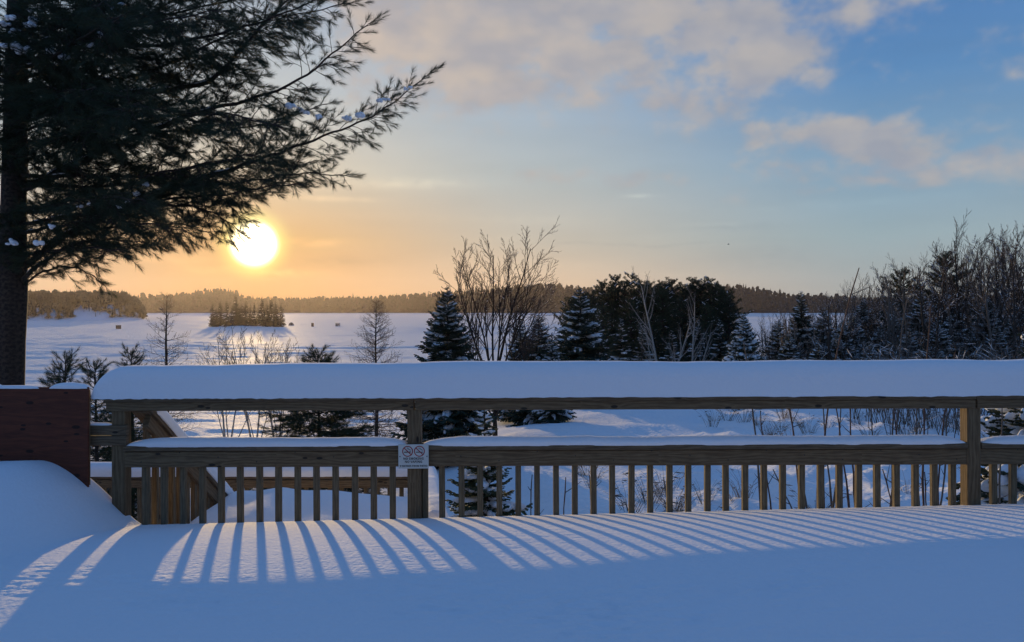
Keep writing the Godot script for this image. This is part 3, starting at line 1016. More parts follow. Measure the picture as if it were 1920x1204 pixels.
func axes(dir: Vector3, s: float, up := Vector3.UP) -> Basis:
	var x := dir.normalized()
	var z := x.cross(up)
	if z.length() < 0.05:
		z = x.cross(Vector3.RIGHT)
	z = z.normalized()
	var y := z.cross(x)
	return Basis(x * s, y * s, z * s)

# spruce: whorls of drooping branches, each with its pads of snow
func spruce(called: String, label: String, at_: Vector3, h: float, r: float, sd: int, snow: float, mat: Material, group := "", thick := 1.0, pad := 1.0) -> Node3D:
	rng.seed = sd
	var o := thing(called, label, "tree", at_, group)
	var tb := MB.new()
	tb.tube(PackedVector3Array([Vector3(0, -0.3, 0), Vector3(0.01 * h, h * 0.5, 0), Vector3(0, h, 0)]), PackedFloat32Array([h * 0.022, h * 0.013, 0.006]), 7)
	obj("trunk", tb.mesh(), M.bark, o)
	var fw: Array = [[], [], []]
	var pw: Array = [[], [], [], []]
	var y := 0.05 * h
	while y < h * 0.985:
		var f := y / h
		var n := int(lerpf(9.0, 4.0, f) * thick) + 1
		var a0 := rng.randf() * TAU
		for k in n:
			var L := (r * pow(1.0 - f, 0.85) + 0.05 * r) * rng.randf_range(0.72, 1.12)
			if f < 0.12:
				L *= 0.85
			var a := a0 + TAU * (k + rng.randf_range(-0.3, 0.3)) / n
			var pitch := lerpf(-0.30, 0.45, f) + rng.randf_range(-0.16, 0.16)
			var d := Vector3(cos(a) * cos(pitch), sin(pitch), sin(a) * cos(pitch))
			var p := Vector3(0, y + rng.randf_range(-0.03, 0.03) * h * 0.5, 0)
			var b := axes(d, L)
			b = b * Basis(Vector3.RIGHT, rng.randf_range(-0.35, 0.35))
			fw[rng.randi() % 3].append(Transform3D(b, p))
			if L > 0.35 * r:
				fw[rng.randi() % 3].append(Transform3D(axes(d + Vector3(rng.randf_range(-.3, .3), -0.1, rng.randf_range(-.3, .3)), L * 0.62), p))
			if rng.randf() < snow:
				var pb := axes(d, L * rng.randf_range(0.75, 1.0)) * Basis.from_scale(Vector3(1.0, pad * 1.3, pad))
				pw[rng.randi() % 4].append(Transform3D(pb, p + Vector3(0, 0.012 * L, 0)))
		y += h * lerpf(0.050, 0.030, f) / sqrt(thick)
	var cr := Node3D.new()
	cr.name = "crown"
	o.add_child(cr)
	for k in 3:
		var w: Array[Transform3D] = []
		w.assign(fw[k])
		if w.size():
			many("foliage", frond_shapes[k], mat, w, cr)
	if snow > 0.0:
		var sn := Node3D.new()
		sn.name = "snow_load"
		o.add_child(sn)
		for k in 4:
			var w: Array[Transform3D] = []
			w.assign(pw[k])
			if w.size():
				many("snow_pad", pad_shapes[k], M.clump, w, sn)
	return o

# pine: open whorls of upswept limbs that carry clusters of shoots
func pine(called: String, label: String, at_: Vector3, h: float, r: float, sd: int, low: float, snow: float, mat: Material, group := "", size := 0.30) -> Node3D:
	rng.seed = sd
	var o := thing(called, label, "tree", at_, group)
	var tb := MB.new()
	var lean := rng.randf_range(-0.02, 0.02) * h
	tb.tube(PackedVector3Array([Vector3(0, -0.4, 0), Vector3(lean, h * 0.5, 0), Vector3(lean * 0.5, h * 0.98, 0)]), PackedFloat32Array([h * 0.019, h * 0.012, 0.01]), 7)
	var fw: Array = [[], [], []]
	var pw: Array = [[], [], [], []]
	var y := low * h
	while y < h * 0.99:
		var f := (y / h - low) / (1.0 - low)
		var n := rng.randi_range(3, 5)
		var a0 := rng.randf() * TAU
		for k in n:
			var shape := sin(PI * clampf(0.30 + 0.66 * f, 0, 1)) * 0.85 + 0.25 * (1.0 - f)
			var L := r * shape * rng.randf_range(0.55, 1.15) + 0.03 * h
			var a := a0 + TAU * (k + rng.randf_range(-0.35, 0.35)) / n
			var pitch := lerpf(-0.12, 0.75, f * f) + rng.randf_range(-0.15, 0.2)
			var d := Vector3(cos(a) * cos(pitch), sin(pitch), sin(a) * cos(pitch))
			var p := Vector3(lean * (1.0 - absf(y / h - 0.5)), y, 0)
			var m := p + d * L * 0.55
			var e := p + d * L + Vector3(0, 0.10 * L, 0)
			tb.tube(PackedVector3Array([p, m, e]), PackedFloat32Array([h * 0.005, h * 0.0035, h * 0.001]), 4)
			var cs := maxi(2, int(L / (size * h * 0.19)))
			for j in cs:
				var t := lerpf(0.30, 1.0, (j + rng.randf() * 0.6) / cs)
				var q := (p.lerp(m, t / 0.55) if t < 0.55 else m.lerp(e, (t - 0.55) / 0.45)) + Vector3(rng.randf_range(-1, 1), rng.randf_range(-0.25, 0.5), rng.randf_range(-1, 1)) * size * h * 0.075
				var s := size * h * rng.randf_range(0.26, 0.42) * (1.15 - 0.35 * f)
				fw[rng.randi() % 3].append(Transform3D(axes(d + Vector3(rng.randf_range(-.5, .5), rng.randf_range(-.1, .4), rng.randf_range(-.5, .5)), s), q))
				if rng.randf() < snow:
					pw[rng.randi() % 4].append(Transform3D(axes(d, s * 0.9), q + Vector3(0, s * 0.14, 0) - d * s * 0.4))
		y += h * lerpf(0.055, 0.035, f)
	obj("trunk", tb.mesh(), M.bark, o)
	var cr := Node3D.new()
	cr.name = "crown"
	o.add_child(cr)
	for k in 3:
		var w: Array[Transform3D] = []
		w.assign(fw[k])
		if w.size():
			many("foliage", clump_shapes[k], mat, w, cr)
	if snow > 0.0:
		var sn := Node3D.new()
		sn.name = "snow_load"
		o.add_child(sn)
		for k in 4:
			var w: Array[Transform3D] = []
			w.assign(pw[k])
			if w.size():
				many("snow_pad", pad_shapes[k], M.clump, w, sn)
	return o

# bare wood: a limb with its forks; sn collects the snow that lies on flat twigs
func limb(mb: MB, tw: MB, sn: MB, p: Vector3, d: Vector3, L: float, r: float, level: int, c: Dictionary) -> void:
	var steps := 5 if level < 2 else 3
	var pts := PackedVector3Array([p])
	var rad := PackedFloat32Array([r])
	var q := p
	var dir := d
	var thin: float = 0.22 if level == 0 else 0.28
	if level == c.levels:
		thin = 0.25
	for k in steps:
		dir = (dir + Vector3(rng.randf_range(-1, 1), rng.randf_range(-0.6, 0.6), rng.randf_range(-1, 1)) * c.wander + Vector3(0, c.lift, 0)).normalized()
		q += dir * L / steps
		pts.append(q)
		rad.append(r * lerpf(1.0, thin, (k + 1.0) / steps))
	(mb if level < 2 else tw).tube(pts, rad, 6 if level == 0 else 4 if level == 1 else 3)
	if c.snow > 0.0 and level > 0:
		for k in steps:
			var e := (pts[k + 1] - pts[k]).normalized()
			if absf(e.y) < 0.75 and rng.randf() < c.snow:
				var up := Vector3.UP * (rad[k] * 0.9 + 0.002)
				var rr: float = maxf(rad[k] * 0.8, c.flake)
				sn.tube(PackedVector3Array([pts[k] + up, pts[k].lerp(pts[k + 1], 0.5) + up * 1.3, pts[k + 1] + up]), PackedFloat32Array([rr * 0.4, rr, rr * 0.4]), 3)
	if level >= c.levels:
		return
	var n: int = c.forks[level]
	for k in n:
		var t := lerpf(c.start if level == 0 else 0.25, 1.0, (k + rng.randf_range(0.2, 0.9)) / n)
		var s := t * steps
		var j := mini(int(s), steps - 1)
		var o := pts[j].lerp(pts[j + 1], s - j)
		var along := (pts[j + 1] - pts[j]).normalized()
		var side := along.cross(Vector3(rng.randf_range(-1, 1), rng.randf_range(-0.3, 0.3), rng.randf_range(-1, 1)).normalized()).normalized()
		var an: float = c.angle * rng.randf_range(0.65, 1.3)
		var nd := (along * cos(an) + side * sin(an)).normalized()
		limb(mb, tw, sn, o, nd, L * c.shrink * lerpf(1.0, 0.55, t) * rng.randf_range(0.75, 1.2), maxf(lerpf(r, r * thin, t) * 0.58, c.twig), level + 1, c)

func bare_tree(called: String, label: String, at_: Vector3, stems: Array, c: Dictionary, sd: int, bark: Material, twig: Material, group := "") -> Node3D:
	rng.seed = sd
	var o := thing(called, label, "tree" if not called.contains("shrub") else "shrub", at_, group)
	var mb := MB.new()
	var tw := MB.new()
	var sn := MB.new()
	for s in stems:
		limb(mb, tw, sn, s[0], s[1].normalized(), s[2], s[3], 0, c)
	obj("trunk", mb.mesh(), bark, o)
	if tw.v.size():
		obj("crown", tw.mesh(), twig, o)
	if sn.v.size():
		obj("snow_load", sn.mesh(), M.clump, o).set_meta("kind", "stuff")
	return o

# larch: a straight stem with level limbs
func larch(called: String, label: String, at_: Vector3, h: float, r: float, sd: int, dense: int) -> Node3D:
	rng.seed = sd
	var o := thing(called, label, "tree", at_, "bare larches below the deck")
	var mb := MB.new()
	var tw := MB.new()
	var sn := MB.new()
	mb.tube(PackedVector3Array([Vector3(0, -0.3, 0), Vector3(0.03, h * 0.3, 0), Vector3(-0.02, h * 0.7, 0), Vector3(0.02, h, 0)]), PackedFloat32Array([h * 0.014, h * 0.011, h * 0.006, 0.004]), 6)
	var c := {"levels": 2, "forks": [8, 3], "wander": 0.12, "lift": 0.07, "angle": 0.8, "shrink": 0.36, "start": 0.15, "snow": 0.06, "twig": 0.0048, "flake": 0.005}
	var y := 0.10 * h
	while y < h * 0.97:
		var f := y / h
		for k in dense:
			var a := rng.randf() * TAU
			var L := (r * pow(1.0 - f, 0.8) + 0.10) * rng.randf_range(0.5, 1.1)
			var pitch := lerpf(-0.22, 0.5, f) + rng.randf_range(-0.15, 0.2)
			limb(tw, tw, sn, Vector3(0, y + rng.randf() * 0.08, 0), Vector3(cos(a) * cos(pitch), sin(pitch), sin(a) * cos(pitch)), L, lerpf(0.016, 0.006, f), 0, c)
		y += h * 0.026
	obj("trunk", mb.mesh(), M.bark, o)
	obj("crown", tw.mesh(), M.twig, o)
	if sn.v.size():
		obj("snow_load", sn.mesh(), M.clump, o).set_meta("kind", "stuff")
	return o

# ---------- the great pine at the left ----------
func spline(p: Array[Vector3], k: float) -> Vector3:
	var n := p.size() - 1
	var s := clampf(k, 0, 1) * n
	var j := mini(int(s), n - 1)
	var f := s - j
	return p[j].cubic_interpolate(p[j + 1], p[maxi(j - 1, 0)], p[mini(j + 2, n)], f)

func build_great_pine() -> void:
	rng.seed = 1234
	var D := 12.0
	var base := at(17, 0, D)
	base.y = ground(base.x, -D)
	var o := thing("white_pine", "huge dark pine with long needled limbs reaching over the sunset", "tree", base)
	var tb := MB.new()
	var tp := PackedVector3Array()
	var tr := PackedFloat32Array()
	for k in [[12, 1010, 30], [14, 900, 27], [17, 760, 24.5], [20, 640, 24], [22, 560, 26], [23, 520, 25], [25, 400, 21], [27, 300, 20], [30, 150, 18.5], [33, 0, 17], [36, -250, 14], [38, -500, 10], [40, -700, 5]]:
		tp.append(at(k[0], k[1], D) - base)
		tr.append(k[2] / FOCAL * D)
	tb.tube(tp, tr, 14)
	obj("trunk", tb.mesh(), M.bark, o)
	# limbs: points as bearing columns and rows, then how far the tip leans away from or towards the deck, root thickness, spray length
	var limbs := [
		[[[32, 362], [120, 318], [200, 281], [300, 238], [386, 207], [470, 186], [560, 150], [630, 95], [690, 45]], 0.6, 0.085, 1.0],
		[[[30, 515], [110, 450], [220, 392], [330, 350], [432, 318], [488, 298], [544, 279], [620, 250], [688, 223], [740, 190], [795, 145]], -0.8, 0.075, 0.95],
		[[[30, 225], [160, 185], [280, 172], [386, 155], [440, 105], [488, 51], [540, 0], [600, -60]], 0.2, 0.08, 1.1],
		[[[30, 185], [125, 162], [200, 150], [270, 138], [360, 100], [460, 50], [570, 25], [655, 5]], -1.4, 0.06, 1.0],
		[[[28, 425], [130, 405], [240, 390], [340, 385], [400, 400], [440, 425]], 1.0, 0.05, 0.9],
		[[[28, 470], [140, 440], [230, 425], [330, 420], [400, 440]], -1.2, 0.05, 0.85],
		[[[30, 535], [70, 500], [130, 462], [200, 450], [270, 455]], 0.6, 0.06, 0.75],
		[[[26, 545], [80, 510], [130, 500], [170, 515], [195, 535]], -0.6, 0.03, 0.45],
		[[[330, 350], [420, 345], [500, 335], [570, 325], [650, 330]], 0.4, 0.03, 0.75],
		[[[240, 388], [330, 372], [420, 365], [500, 350], [560, 345]], 1.6, 0.03, 0.8],
		[[[30, 330], [150, 330], [260, 330], [370, 310], [470, 290]], 2.0, 0.05, 1.1],
		[[[30, 270], [160, 255], [300, 245], [420, 245], [520, 225], [610, 195]], -1.8, 0.05, 1.0],
		[[[34, 120], [150, 90], [300, 85], [420, 60], [520, 30], [610, -10]], 1.8, 0.055, 1.1],
		[[[34, 60], [180, 40], [320, 25], [450, -5], [560, -40]], -1.0, 0.05, 1.1],
		[[[34, 10], [180, -20], [330, -60], [480, -110], [600, -170]], 1.0, 0.05, 1.1],
		[[[34, -60], [180, -110], [340, -150], [480, -210]], -0.8, 0.05, 1.1],
		[[[34, -160], [170, -210], [330, -280]], 0.6, 0.045, 1.0],
		[[[36, -260], [160, -310], [300, -380]], -0.6, 0.04, 1.0],
		[[[30, 130], [90, 110], [170, 60], [230, 30]], 3.4, 0.05, 1.1],
		[[[30, 230], [100, 215], [190, 210], [260, 195]], 3.2, 0.05, 1.1],
		[[[28, 300], [90, 290], [160, 270], [240, 255]], -3.0, 0.045, 0.9],
		[[[28, 130], [80, 90], [140, 60], [200, 20]], -2.8, 0.045, 0.8],
		[[[28, 390], [110, 385], [190, 370], [270, 375]], 2.8, 0.045, 0.9],
		[[[30, 90], [110, 70], [200, 55], [300, 40], [400, 20]], 2.4, 0.05, 1.2],
		[[[30, 150], [120, 125], [230, 110], [330, 110], [420, 95]], -2.2, 0.05, 1.1],
		[[[30, 200], [120, 200], [220, 220], [330, 215], [430, 215], [530, 240]], 2.6, 0.05, 1.1],
		[[[30, 340], [130, 350], [240, 345], [340, 320], [450, 300], [540, 310], [600, 300]], -2.0, 0.05, 0.9],
		[[[30, 400], [120, 390], [220, 370], [310, 365], [390, 375]], -2.4, 0.05, 0.9],
		[[[30, 440], [100, 425], [190, 415], [280, 420], [350, 435]], 2.2, 0.045, 0.8],
		[[[30, 480], [90, 470], [160, 465], [230, 470]], 1.6, 0.045, 0.7],
		[[[30, 250], [80, 235], [140, 240], [200, 250]], 2.8, 0.04, 1.0],
		[[[30, 60], [80, 40], [140, 30], [200, 0]], 3.2, 0.04, 1.0],
		[[[30, 170], [70, 160], [120, 170], [180, 165]], 3.0, 0.04, 1.0],
		[[[25, 330], [-30, 300], [-90, 290], [-150, 300]], 1.5, 0.04, 0.9],
		[[[25, 110], [-30, 80], [-90, 70], [-150, 60]], 2.0, 0.04, 0.9],
		[[[25, 60], [-40, 20], [-120, -20], [-200, -40]], 0.4, 0.05, 1.0],
		[[[25, 160], [-40, 130], [-130, 100], [-220, 70]], -1.2, 0.05, 1.0],
		[[[25, 280], [-40, 240], [-120, 210], [-230, 180]], 0.8, 0.05, 1.0],
		[[[25, 400], [-40, 370], [-120, 350], [-220, 330]], -0.6, 0.05, 0.9],
		[[[25, 500], [-30, 480], [-110, 470], [-200, 480]], 0.5, 0.045, 0.8],
		[[[25, -100], [-60, -150], [-180, -200]], 0.5, 0.045, 1.0]]
	var wb := MB.new()
	var snb := MB.new()
	var tw: Array = [[], [], [], []]
	for li in limbs.size():
		var spec: Array = limbs[li]
		var pts: Array[Vector3] = []
		var n: int = spec[0].size()
		for k in n:
			var f := k / float(n - 1)
			pts.append(at(spec[0][k][0], spec[0][k][1], D - spec[1] * f) - base)
		var L := 0.0
		for k in n - 1:
			L += pts[k].distance_to(pts[k + 1])
		var lp := PackedVector3Array()
		var lr := PackedFloat32Array()
		var m := n * 4
		for k in m + 1:
			lp.append(spline(pts, k / float(m)) + Vector3(0, 0.015 * sin(k * 1.7), 0))
			lr.append(lerpf(spec[2] * 0.8, 0.007, pow(k / float(m), 0.7)))
		wb.tube(lp, lr, 7)
		# snow along the top of the thick part of each limb
		for k in range(2, m - 2):
			if lr[k] > 0.03 and rng.randf() < 0.75:
				snb.tube(PackedVector3Array([lp[k] + Vector3(0, lr[k] * 0.85, 0), lp[k].lerp(lp[k + 1], 0.5) + Vector3(0, lr[k] * 1.05, 0), lp[k + 1] + Vector3(0, lr[k + 1] * 0.85, 0)]), PackedFloat32Array([lr[k] * 0.5, lr[k] * 0.65, lr[k] * 0.5]), 6)
		var gap := 0.088
		var count := int(L / gap)
		for k in count:
			var f := lerpf(0.07 if n < 6 else 0.10, 1.0, k / float(count - 1))
			var p := spline(pts, f)
			var along := (spline(pts, minf(f + 0.02, 1.0)) - spline(pts, f - 0.02)).normalized()
			var s := 1.0 if k % 2 == 0 else -1.0
			var roll := rng.randf_range(-1.25, 1.25)
			var across := along.cross(Vector3.UP).normalized() * s
			var side := (across * cos(roll) + along.cross(across).normalized() * sin(roll)).normalized()
			var sp := rng.randf_range(0.6, 1.0)
			var d := (along * cos(sp) + side * sin(sp)).normalized()
			var sl: float = spec[3] * lerpf(1.05, 0.28, pow(f, 1.6)) * rng.randf_range(0.45, 1.05)
			if f > 0.97:
				d = along
			spray(wb, tw, p, d, sl, 0)
	var cr := Node3D.new()
	cr.name = "crown"
	o.add_child(cr)
	for k in 4:
		var w: Array[Transform3D] = []
		w.assign(tw[k])
		many("needles", tuft_shapes[k], M.pine, w, cr)
	print("great pine shoots ", tw[0].size() * 4, " wood ", wb.v.size())
	obj("branches", wb.mesh(), M.bark, o)
	obj("limb_snow", snb.mesh(), M.clump, o).set_meta("kind", "stuff")
	# clumps of snow caught in the needles
	for k in [[18, 32, 9], [8, 42, 10], [26, 60, 12], [65, 20, 9], [62, 35, 12], [40, 90, 14], [216, 18, 8], [229, 8, 8], [185, 66, 11], [172, 84, 6], [233, 58, 6], [248, 50, 5], [254, 72, 5], [95, 95, 12], [55, 48, 10], [8, 85, 7], [120, 105, 9],
			[545, 198, 9], [560, 206, 9], [575, 210, 6], [598, 219, 8], [715, 190, 9], [724, 186, 7], [676, 215, 8], [650, 224, 9], [762, 167, 6], [770, 163, 5], [255, 362, 8], [272, 345, 6], [165, 382, 6], [148, 387, 6], [225, 388, 6], [240, 378, 5], [22, 455, 13], [75, 455, 10], [100, 425, 8]]:
		var p := at(k[0], k[1], D - (rng.randf_range(0.2, 0.9) if k[0] > 300 else rng.randf_range(1.0, 2.0))) - base
		var s: float = k[2] / FOCAL * D * (0.9 if k[0] > 300 else 0.8)
		snb = MB.new()
		for j in 6:
			var tilt := rng.randf_range(-0.5, 0.5)
			snb.blob(p + Vector3(rng.randf_range(-.8, .8) * s, rng.randf_range(-.35, .35) * s, rng.randf_range(-.5, .5) * s), Vector3(cos(tilt), sin(tilt), 0) * s * rng.randf_range(0.3, 0.65), Vector3(-sin(tilt), cos(tilt), 0) * s * rng.randf_range(0.25, 0.5), Vector3(0, 0, s * 0.45), fine, 1.2, 6, 9)
		obj("snow_clump", snb.mesh(), M.clump, o)

func spray(wb: MB, tw: Array, p: Vector3, d: Vector3, L: float, level: int, tuft := 1.0) -> void:
	var steps := 4
	var pts := PackedVector3Array([p])
	var rad := PackedFloat32Array([0.004 + 0.008 * L])
	var q := p
	var dir := d
	for k in steps:
		dir = (dir + Vector3(rng.randf_range(-.12, .12), rng.randf_range(-.10, .10) + (-0.16 if k < 2 else 0.13), rng.randf_range(-.12, .12))).normalized()
		q += dir * L / steps
		pts.append(q)
		rad.append(lerpf(rad[0], 0.003, (k + 1.0) / steps))
	wb.tube(pts, rad, 3)
	var n := maxi(2, int(L / (0.085 * tuft)))
	for k in n:
		var f := lerpf(0.30 if level == 0 else 0.45, 1.0, k / float(n - 1))
		var s := f * steps
		var j := mini(int(s), steps - 1)
		var o := pts[j].lerp(pts[j + 1], s - j)
		var along := (pts[j + 1] - pts[j]).normalized()
		if level == 0 and k < n - 1 and L > 0.3 and k % 2 == 0:
			var side := along.cross(Vector3.UP).normalized() * (1.0 if k % 4 == 0 else -1.0)
			spray(wb, tw, o, (along * 0.75 + side * 0.7 + Vector3(0, rng.randf_range(-.25, .3), 0)).normalized(), L * lerpf(0.45, 0.25, f), 1, tuft)
		else:
			var e := (along + Vector3(rng.randf_range(-.6, .6), rng.randf_range(-.45, .55), rng.randf_range(-.6, .6)) * (0.85 if k < n - 1 else 0.25)).normalized()
			tw[rng.randi() % 4].append(Transform3D(axes(e, rng.randf_range(0.95, 1.45) * tuft) * Basis(Vector3.RIGHT, rng.randf() * TAU), o))

# a young pine close by: whorls of short upswept branches clad in needle shoots
func needle_pine(label: String, called: String, at_: Vector3, h: float, r: float, sd: int, group := "", tuft := 0.62) -> Node3D:
	rng.seed = sd
	var o := thing(called, label, "tree", at_, group)
	var tb := MB.new()
	tb.tube(PackedVector3Array([Vector3(0, -0.3, 0), Vector3(0.03, h * 0.5, 0), Vector3(0, h, 0)]), PackedFloat32Array([h * 0.016, h * 0.010, 0.006]), 7)
	obj("trunk", tb.mesh(), M.bark, o)
	var wb := MB.new()
	var tw: Array = [[], [], [], []]
	var y := 0.10 * h
	while y < h:
		var f := y / h
		for k in 9:
			var a := rng.randf() * TAU
			var pitch := lerpf(0.05, 0.8, f * f) + rng.randf_range(-0.2, 0.25)
			var L := (r * pow(1.0 - f, 0.7) + 0.14) * rng.randf_range(0.6, 1.1)
			spray(wb, tw, Vector3(0, y + rng.randf() * 0.1, 0), Vector3(cos(a) * cos(pitch), sin(pitch), sin(a) * cos(pitch)), L, 0, tuft)
		y += 0.10
	spray(wb, tw, Vector3(0, h - 0.3, 0), Vector3.UP, 0.34, 1, tuft)
	obj("branches", wb.mesh(), M.bark, o)
	var cr := Node3D.new()
	cr.name = "crown"
	o.add_child(cr)
	for k in 4:
		var w: Array[Transform3D] = []
		w.assign(tw[k])
		many("needles", tuft_shapes[k], M.pine2, w, cr)
	return o


# ---------- planting ----------
func foot(px: float, dist: float) -> Vector3:
	var x := (px - 960.0) / FOCAL * dist
	return Vector3(x, ground(x, -dist), -dist)

func tall(px: float, top: float, dist: float) -> float:
	return EYE + (575.0 - top) / FOCAL * dist - foot(px, dist).y

func build_near_trees() -> void:
	# the many-stemmed bare tree in the middle
	var p := foot(927, 22)
	var h := tall(950, 455, 22)
	var c := {"levels": 3, "forks": [12, 7, 4], "wander": 0.10, "lift": 0.025, "angle": 0.55, "shrink": 0.42, "start": 0.30, "snow": 0.03, "twig": 0.0062, "flake": 0.006}
	var k0 := Vector3(0, h * 0.30, 0)
	var st := [[Vector3(0, -0.3, 0), Vector3(0.0, 1, 0), h * 0.40, 0.10]]
	for s in [[0.30, 0.17, 0.05, 0.72, 0.052], [0.30, -0.05, -0.1, 0.66, 0.042], [0.24, -0.42, 0.1, 0.64, 0.046], [0.21, 0.50, -0.1, 0.58, 0.040], [0.16, 0.80, 0.1, 0.46, 0.034], [0.27, -0.20, -0.2, 0.66, 0.040], [0.18, -0.62, 0.05, 0.46, 0.028], [0.26, 0.05, 0.15, 0.66, 0.036], [0.24, 0.32, 0.2, 0.62, 0.036], [0.22, -0.30, -0.25, 0.60, 0.032], [0.20, 0.62, 0.2, 0.50, 0.030], [0.22, -0.52, -0.2, 0.56, 0.034], [0.25, -0.34, 0.25, 0.64, 0.036], [0.19, -0.72, -0.1, 0.44, 0.026], [0.28, 0.24, -0.25, 0.64, 0.034], [0.26, 0.42, 0.05, 0.62, 0.036]]:
		st.append([Vector3(0, h * s[0], 0), Vector3(s[1], 1, s[2]), h * s[3], s[4]])
	bare_tree("bare_tree", "large many-stemmed bare tree against the orange sky, right of the snowy spruce", p, st, c, 41, M.bark, M.twig)
	spruce("snowy_spruce", "dense dark spruce with snow on every bough, left of the bare tree", foot(838, 20), tall(838, 535, 20), 1.5, 51, 0.5, M.spruce, "", 1.9)
	spruce("snowy_spruce", "slim snowy spruce directly behind the stems of the bare tree", foot(975, 27), tall(975, 592, 27), 1.15, 52, 0.5, M.spruce, "", 1.2)
	spruce("snowy_spruce", "low snowy spruce filling the gap right of the bare tree", foot(1010, 26), tall(1010, 590, 26), 1.3, 53, 0.6, M.spruce, "", 1.3)
	spruce("snowy_spruce", "broad snow-flecked spruce at the left edge of the pine clump", foot(1088, 34), tall(1088, 540, 34), 2.1, 54, 0.55, M.spruce, "", 1.5)
	spruce("snowy_spruce", "bushy small spruce at the foot of the bare tree", foot(1035, 25), tall(1035, 625, 25), 0.8, 56, 0.6, M.spruce2, "", 1.3)
	spruce("snowy_spruce", "bright snow-plastered spruce standing alone right of the pine clump", foot(1394, 30), tall(1394, 588, 30), 1.35, 55, 0.95, M.spruce2, "", 1.6, 1.4)
	# young conifers close to the deck
	spruce("young_spruce", "little spruce weighed down by snow lumps just beyond the railing", foot(908, 9.5), tall(908, 762, 9.5), 0.85, 61, 0.85, M.young, "", 0.8, 1.4)
	spruce("snow_laden_spruce", "spruce buried in thick snow at the right edge behind the end post", foot(1985, 9.2), tall(1985, 560, 9.2), 1.35, 62, 1.0, M.spruce2, "", 1.5, 1.7)
	needle_pine("low broad dark pine under the middle of the top rail", "bushy_pine", foot(596, 16), tall(590, 668, 16), 1.5, 71, "", 0.8)
	needle_pine("young pine with upright shoots behind the plywood screen", "young_pine", foot(122, 11), tall(122, 682, 11), 0.55, 72, "young pines behind the corner post")
	needle_pine("ragged young pine between the plywood and the corner post", "young_pine", foot(178, 10.5), tall(178, 692, 10.5), 0.42, 73, "young pines behind the corner post")
	needle_pine("young pine tip peeping over the snow-capped rail end", "young_pine", foot(246, 13), tall(246, 673, 13), 0.45, 74, "young pines behind the corner post")
	needle_pine("small dark pine right behind the corner post", "young_pine", foot(212, 11.5), tall(212, 738, 11.5), 0.50, 75, "young pines behind the corner post")
	larch("bare_larch", "slender bare larch standing left of the island", foot(312, 27), tall(312, 548, 27), 1.9, 81, 3)
	larch("bare_larch", "bare larch with dense twigs right of the ice huts", foot(705, 26), tall(705, 560, 26), 2.0, 82, 6)
	# birches on the bank
	var b := {"levels": 3, "forks": [11, 6, 4], "wander": 0.09, "lift": 0.05, "angle": 0.48, "shrink": 0.36, "start": 0.35, "snow": 0.03, "twig": 0.0062, "flake": 0.005}
	var names := ["leftmost of three thin bare birches in front of the island", "middle of three thin bare birches in front of the island", "rightmost and smallest of three bare birches before the island"]
	for k in 3:
		var q := foot([425, 476, 520][k], [26.0, 27.0, 25.0][k])
		var hh := tall([425, 476, 520][k], [618, 612, 632][k], [26.0, 27.0, 25.0][k])
		var stems := []
		for j in 6:
			stems.append([Vector3(0.03 * j, -0.3, 0.04 * (j % 3)), Vector3([-0.10, 0.16, 0.02, -0.26, 0.30, -0.04][j], 1, [0.0, 0.1, -0.2, 0.15, -0.1, 0.2][j]), hh * [0.98, 0.95, 0.9, 0.85, 0.85, 0.8][j], [0.040, 0.034, 0.026, 0.022, 0.022, 0.020][j]])
		bare_tree("bare_birch", names[k], q, stems, b, 91 + k, M.birch, M.grey_twig, "birches below the landing")
	# two pale birches before the pine clump
	b.snow = 0.25
	for k in 2:
		var d: float = [46.0, 47.0][k]
		var x: float = [1240, 1290][k]
		var hh := tall(x, [508, 545][k], d)
		bare_tree("pale_birch", ["tall pale birch in front of the dark pine clump", "leaning pale birch beside the tall one in the pine clump"][k], foot(x, d), [[Vector3(0, -0.4, 0), Vector3(-0.05 + 0.2 * k, 1, 0), hh * 0.95, 0.10], [Vector3(0.1, -0.4, 0), Vector3(0.34, 1, 0.05), hh * 0.7, 0.08], [Vector3(0, -0.4, 0), Vector3(-0.28, 1, 0), hh * 0.6, 0.06]], b, 96 + k, M.birch, M.grey_twig, "")

